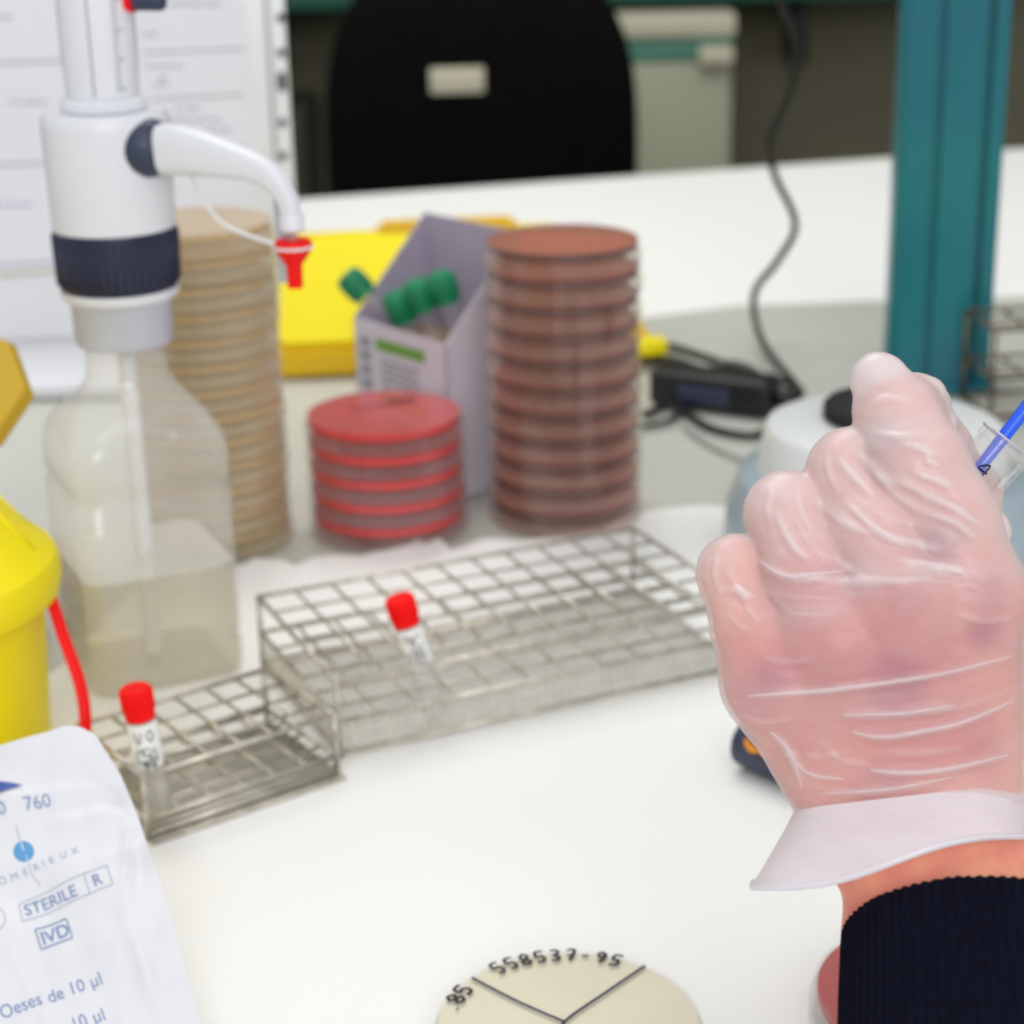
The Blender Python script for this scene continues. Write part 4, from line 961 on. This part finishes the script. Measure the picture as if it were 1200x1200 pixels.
# film is slack and milky over the fingers and the empty tips, stretched thin over the back of the hand
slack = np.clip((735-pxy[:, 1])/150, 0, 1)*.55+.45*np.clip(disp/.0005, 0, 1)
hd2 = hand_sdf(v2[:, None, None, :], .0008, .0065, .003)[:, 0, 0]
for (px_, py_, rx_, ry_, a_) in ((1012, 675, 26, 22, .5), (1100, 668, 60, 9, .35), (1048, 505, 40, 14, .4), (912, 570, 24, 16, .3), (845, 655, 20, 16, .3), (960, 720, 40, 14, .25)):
    slack = slack+a_*np.exp(-((pxy[:, 0]-px_)/rx_)**2-((pxy[:, 1]-py_)/ry_)**2)  # whiter spots set over knuckles and finger joints, apart from the slack film
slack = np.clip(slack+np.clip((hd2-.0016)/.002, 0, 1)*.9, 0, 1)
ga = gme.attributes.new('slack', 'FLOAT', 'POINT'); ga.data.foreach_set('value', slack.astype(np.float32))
def glove_mat(name, op, col=(246, 238, 238), use_attr=False):
    m = bpy.data.materials.new(name); m.use_nodes = True; nt = m.node_tree; N = nt.nodes; L = nt.links; out = N['Material Output']; b = N['Principled BSDF']
    b.inputs['Base Color'].default_value = (*lin(col), 1); b.inputs['Roughness'].default_value = .33; b.inputs['Specular IOR Level'].default_value = .6
    t = N.new('ShaderNodeBsdfTransparent'); t.inputs[0].default_value = (.98, .95, .95, 1)
    tr = N.new('ShaderNodeBsdfTranslucent'); tr.inputs[0].default_value = (*lin(col), 1)
    m1 = N.new('ShaderNodeMixShader'); m1.inputs[0].default_value = .3; L.new(b.outputs[0], m1.inputs[1]); L.new(tr.outputs[0], m1.inputs[2])
    tc = N.new('ShaderNodeTexCoord'); n = N.new('ShaderNodeTexNoise'); n.inputs['Scale'].default_value = 60; n.inputs['Detail'].default_value = 5
    mp = N.new('ShaderNodeMapping'); mp.inputs['Scale'].default_value = (.6, 1, 1.8); mp.inputs['Rotation'].default_value = (0, .4, 0); L.new(tc.outputs['Object'], mp.inputs[0]); L.new(mp.outputs[0], n.inputs['Vector'])
    mr = N.new('ShaderNodeMapRange'); mr.inputs[1].default_value = .35; mr.inputs[2].default_value = .65; mr.inputs[3].default_value = op-.05; mr.inputs[4].default_value = op+.05; L.new(n.outputs[0], mr.inputs[0])
    src = mr.outputs[0]
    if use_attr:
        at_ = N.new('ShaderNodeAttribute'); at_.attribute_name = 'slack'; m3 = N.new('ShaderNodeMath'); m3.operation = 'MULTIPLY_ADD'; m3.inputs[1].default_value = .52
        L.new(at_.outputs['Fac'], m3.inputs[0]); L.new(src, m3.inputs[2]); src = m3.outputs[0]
    lw = N.new('ShaderNodeLayerWeight'); lw.inputs[0].default_value = .3; ad = N.new('ShaderNodeMath'); ad.use_clamp = True
    ml = N.new('ShaderNodeMath'); ml.operation = 'MULTIPLY'; ml.inputs[1].default_value = .35; L.new(lw.outputs['Facing'], ml.inputs[0]); L.new(src, ad.inputs[0]); L.new(ml.outputs[0], ad.inputs[1])
    nb = N.new('ShaderNodeTexNoise'); nb.inputs['Scale'].default_value = 140; nb.inputs['Detail'].default_value = 3; L.new(mp.outputs[0], nb.inputs['Vector'])
    bp = N.new('ShaderNodeBump'); bp.inputs['Strength'].default_value = .18; bp.inputs['Distance'].default_value = .002; L.new(nb.outputs[0], bp.inputs['Height']); L.new(bp.outputs[0], b.inputs['Normal'])
    m2 = N.new('ShaderNodeMixShader'); L.new(ad.outputs[0], m2.inputs[0]); L.new(t.outputs[0], m2.inputs[1]); L.new(m1.outputs[0], m2.inputs[2]); L.new(m2.outputs[0], out.inputs[0])
    return m
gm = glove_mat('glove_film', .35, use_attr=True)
gm2 = glove_mat('glove_film_doubled', .90, (250, 247, 252))
gm3 = glove_mat('glove_fold_film', .5, (250, 240, 240))
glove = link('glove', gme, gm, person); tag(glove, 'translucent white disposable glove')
bvh = BVHTree.FromPolygons([Vector(v) for v in gW.tolist()], [tuple(q) for q in q2.tolist()])
def hit(px, py):
    d = ray(px, py).normalized(); r = bvh.ray_cast(CAM-PL, d)
    return r[0], r[1]
for k, F_ in enumerate(FOLDS):
    if k not in (4, 7, 10, 11, 12, 13, 16, 21): continue
    P2 = smooth_path([Vector((x, y, 0)) for x, y in F_], 8); pts = []; rr = []
    for i, q in enumerate(P2):
        p, nn = hit(q.x, q.y)
        if p is None: continue
        pts.append(p-(CAM-PL-p).normalized()*-.0001); rr.append(.00010+.00042*sin(pi*i/(len(P2)-1))**.7*(1.25 if k in (7, 10, 11) else .9 if k < 7 else .62))
    if len(pts) > 3:
        bm = NB(); tube(bm, pts, rr, 8); finish('glove_fold', bm, gm3, glove, edge=180)

# ---- doubled rolled-over cuff
bm = NB(); NA = 64; rings = []
def cuffpt(a, t):
    # a: angle, 0 = image right, pi/2 = near side (towards the camera), pi = image left; t: 0 upper edge .. 1 lower edge
    ca, sa = cos(a), sin(a)
    cx = 1085+t*(-8); w_ = 153+t*42*(1 if ca < 0 else .3)
    x = cx+ca*w_*(1 if ca < 0 else .82)
    ytop_ = 948-(x-930)*.115
    ybot = 1040-(x-890)*.19+10*sin((x-890)*.02)
    y = ytop_+(ybot-ytop_)*t+(0 if sa > 0 else -6*t)
    d = .521-.006*t-sa*(.0222+.0073*t)+.0006*sin(a*5+t*3)*t
    return cc(x, y, d)
for j in range(13):
    t = j/12; rings.append([to_world(cuffpt(2*pi*i/NA, t))-PL for i in range(NA)])
loft(bm, rings, False, False); cuff = finish('glove_cuff', bm, gm2, glove, edge=80); tag(cuff, 'opaque doubled cuff of the glove')
bm = NB(); tube(bm, [Vector(p) for p in rings[-1]]+[Vector(rings[-1][0])], .0009, 8, False); finish('cuff_bead', bm, gm2, glove)

# ---- ribbed knit sleeve
bm = NB(); rings = []
SLC = [(1152, 1092, .502), (1158, 1140, .494), (1166, 1220, .483), (1178, 1330, .468), (1195, 1500, .450)]
cs = [Vector(to_world(cc(*s))) for s in SLC]; cs = smooth_path(cs, 6)
NR = 160; per = 6
for i, c in enumerate(cs):
    t = (cs[min(i+1, len(cs)-1)]-cs[max(i-1, 0)]).normalized()
    xa = (RT-t*RT.dot(t)).normalized(); ya = t.cross(xa)
    gr = 1+.16*i/len(cs); lip = .93 if i == 0 else 1
    rr = []
    for k in range(NR*per//2):
        a = 2*pi*k/(NR*per//2); rib = .00045*cos(a*NR/2)
        ed = .0006*sin(a*9)
        rr.append(c+(xa*cos(a)*(.0355*gr*lip+rib)+ya*sin(a)*(.0270*gr*lip+rib))+t*(ed if i == 0 else 0)-PL)
    rings.append(rr)
inner = [[p+(cs[0]-PL-p)*.10+(cs[1]-cs[0]).normalized()*.004 for p in rings[0]]]
loft(bm, [inner[0]]+rings, False, False); slv = finish('sleeve', bm, m_knit, person, edge=120); tag(slv, 'dark navy ribbed knit sleeve')

# ================================================================== tube and blue loop held by the fingers
ta = PD(1112, 590, .548); tb_ = PD(1176, 514, .545); axt = (tb_-ta).normalized(); LT = (tb_-ta).length
st = thing('sample_tube', 'open clear tube held in the gloved fingers with a blue loop inside', 'test tube', ta)
Ms = frame((0, 0, 0), RT, axt); Rt = .0062
bm = NB(); lathe(bm, [(0, -.012), (.003, -.0115), (Rt-.001, -.004), (Rt, 0), (Rt, LT-.003), (Rt+.0006, LT-.0025), (Rt+.0006, LT), (Rt-.0007, LT), (Rt-.0007, 0), (.003, -.0095), (0, -.010)], 40, Ms); finish('tube_body', bm, m_clearw, st)
bm = NB(); n_ = 40
tube(bm, [Ms @ Vector(((Rt+.0006)*cos(2*pi*k/n_), (Rt+.0006)*sin(2*pi*k/n_), LT)) for k in range(n_+1)], .0004, 6, False); finish('tube_rim', bm, m_pale_pl, st)
hd_ = RT*.72+(-UP)*.69; hd_ = (hd_-axt*hd_.dot(axt)).normalized()
bm = NB(); box(bm, .0068, .0092, -.0035, .0035, LT-.012, LT-.0025, .0008, M=frame((0, 0, 0), hd_, axt)); finish('hinge_tab', bm, m_clearw, st)
bm = NB(); q0 = hd_*(Rt-.0006)
for chh, sft in (('8', .010), ('4', .0135)):
    for ln in DIG[chh]:
        pts = []
        toc = (CAM-ta).normalized(); toc = (toc-axt*toc.dot(axt)).normalized(); sd = axt.cross(toc)
        for (x, y) in ln:
            aa_ = .2+(x-.5)*.6; pts.append(axt*(sft-.002+y*.0035)+(toc*cos(aa_)+hd_*sin(aa_))*(Rt+.0003))
        tube(bm, smooth_path(pts, 3), .0003, 5)
finish('handwriting', bm, m_ink, st)
la = PD(1137, 562, .5445); lb_ = PD(1330, 316, .535)
il = thing('inoculation_loop', 'blue plastic inoculation loop stick reaching into the held tube', 'loop', la)
bm = NB(); v = lb_-la; tube(bm, [Vector((0, 0, 0)), v*.25, v*.5, v], [.0016, .0019, .0022, .0024], 12); finish('loop_handle', bm, m_blue, il)
bm = NB(); ax_ = -v.normalized()
tube(bm, [ax_*.0001, ax_*.004], .0006, 8); sd = ax_.cross(FW).normalized()
tube(bm, [ax_*(.0056)+(ax_*cos(q)+sd*sin(q))*.0016 for q in [2*pi*k/20 for k in range(21)]], .0004, 6, False); finish('loop_ring', bm, m_blue, il)
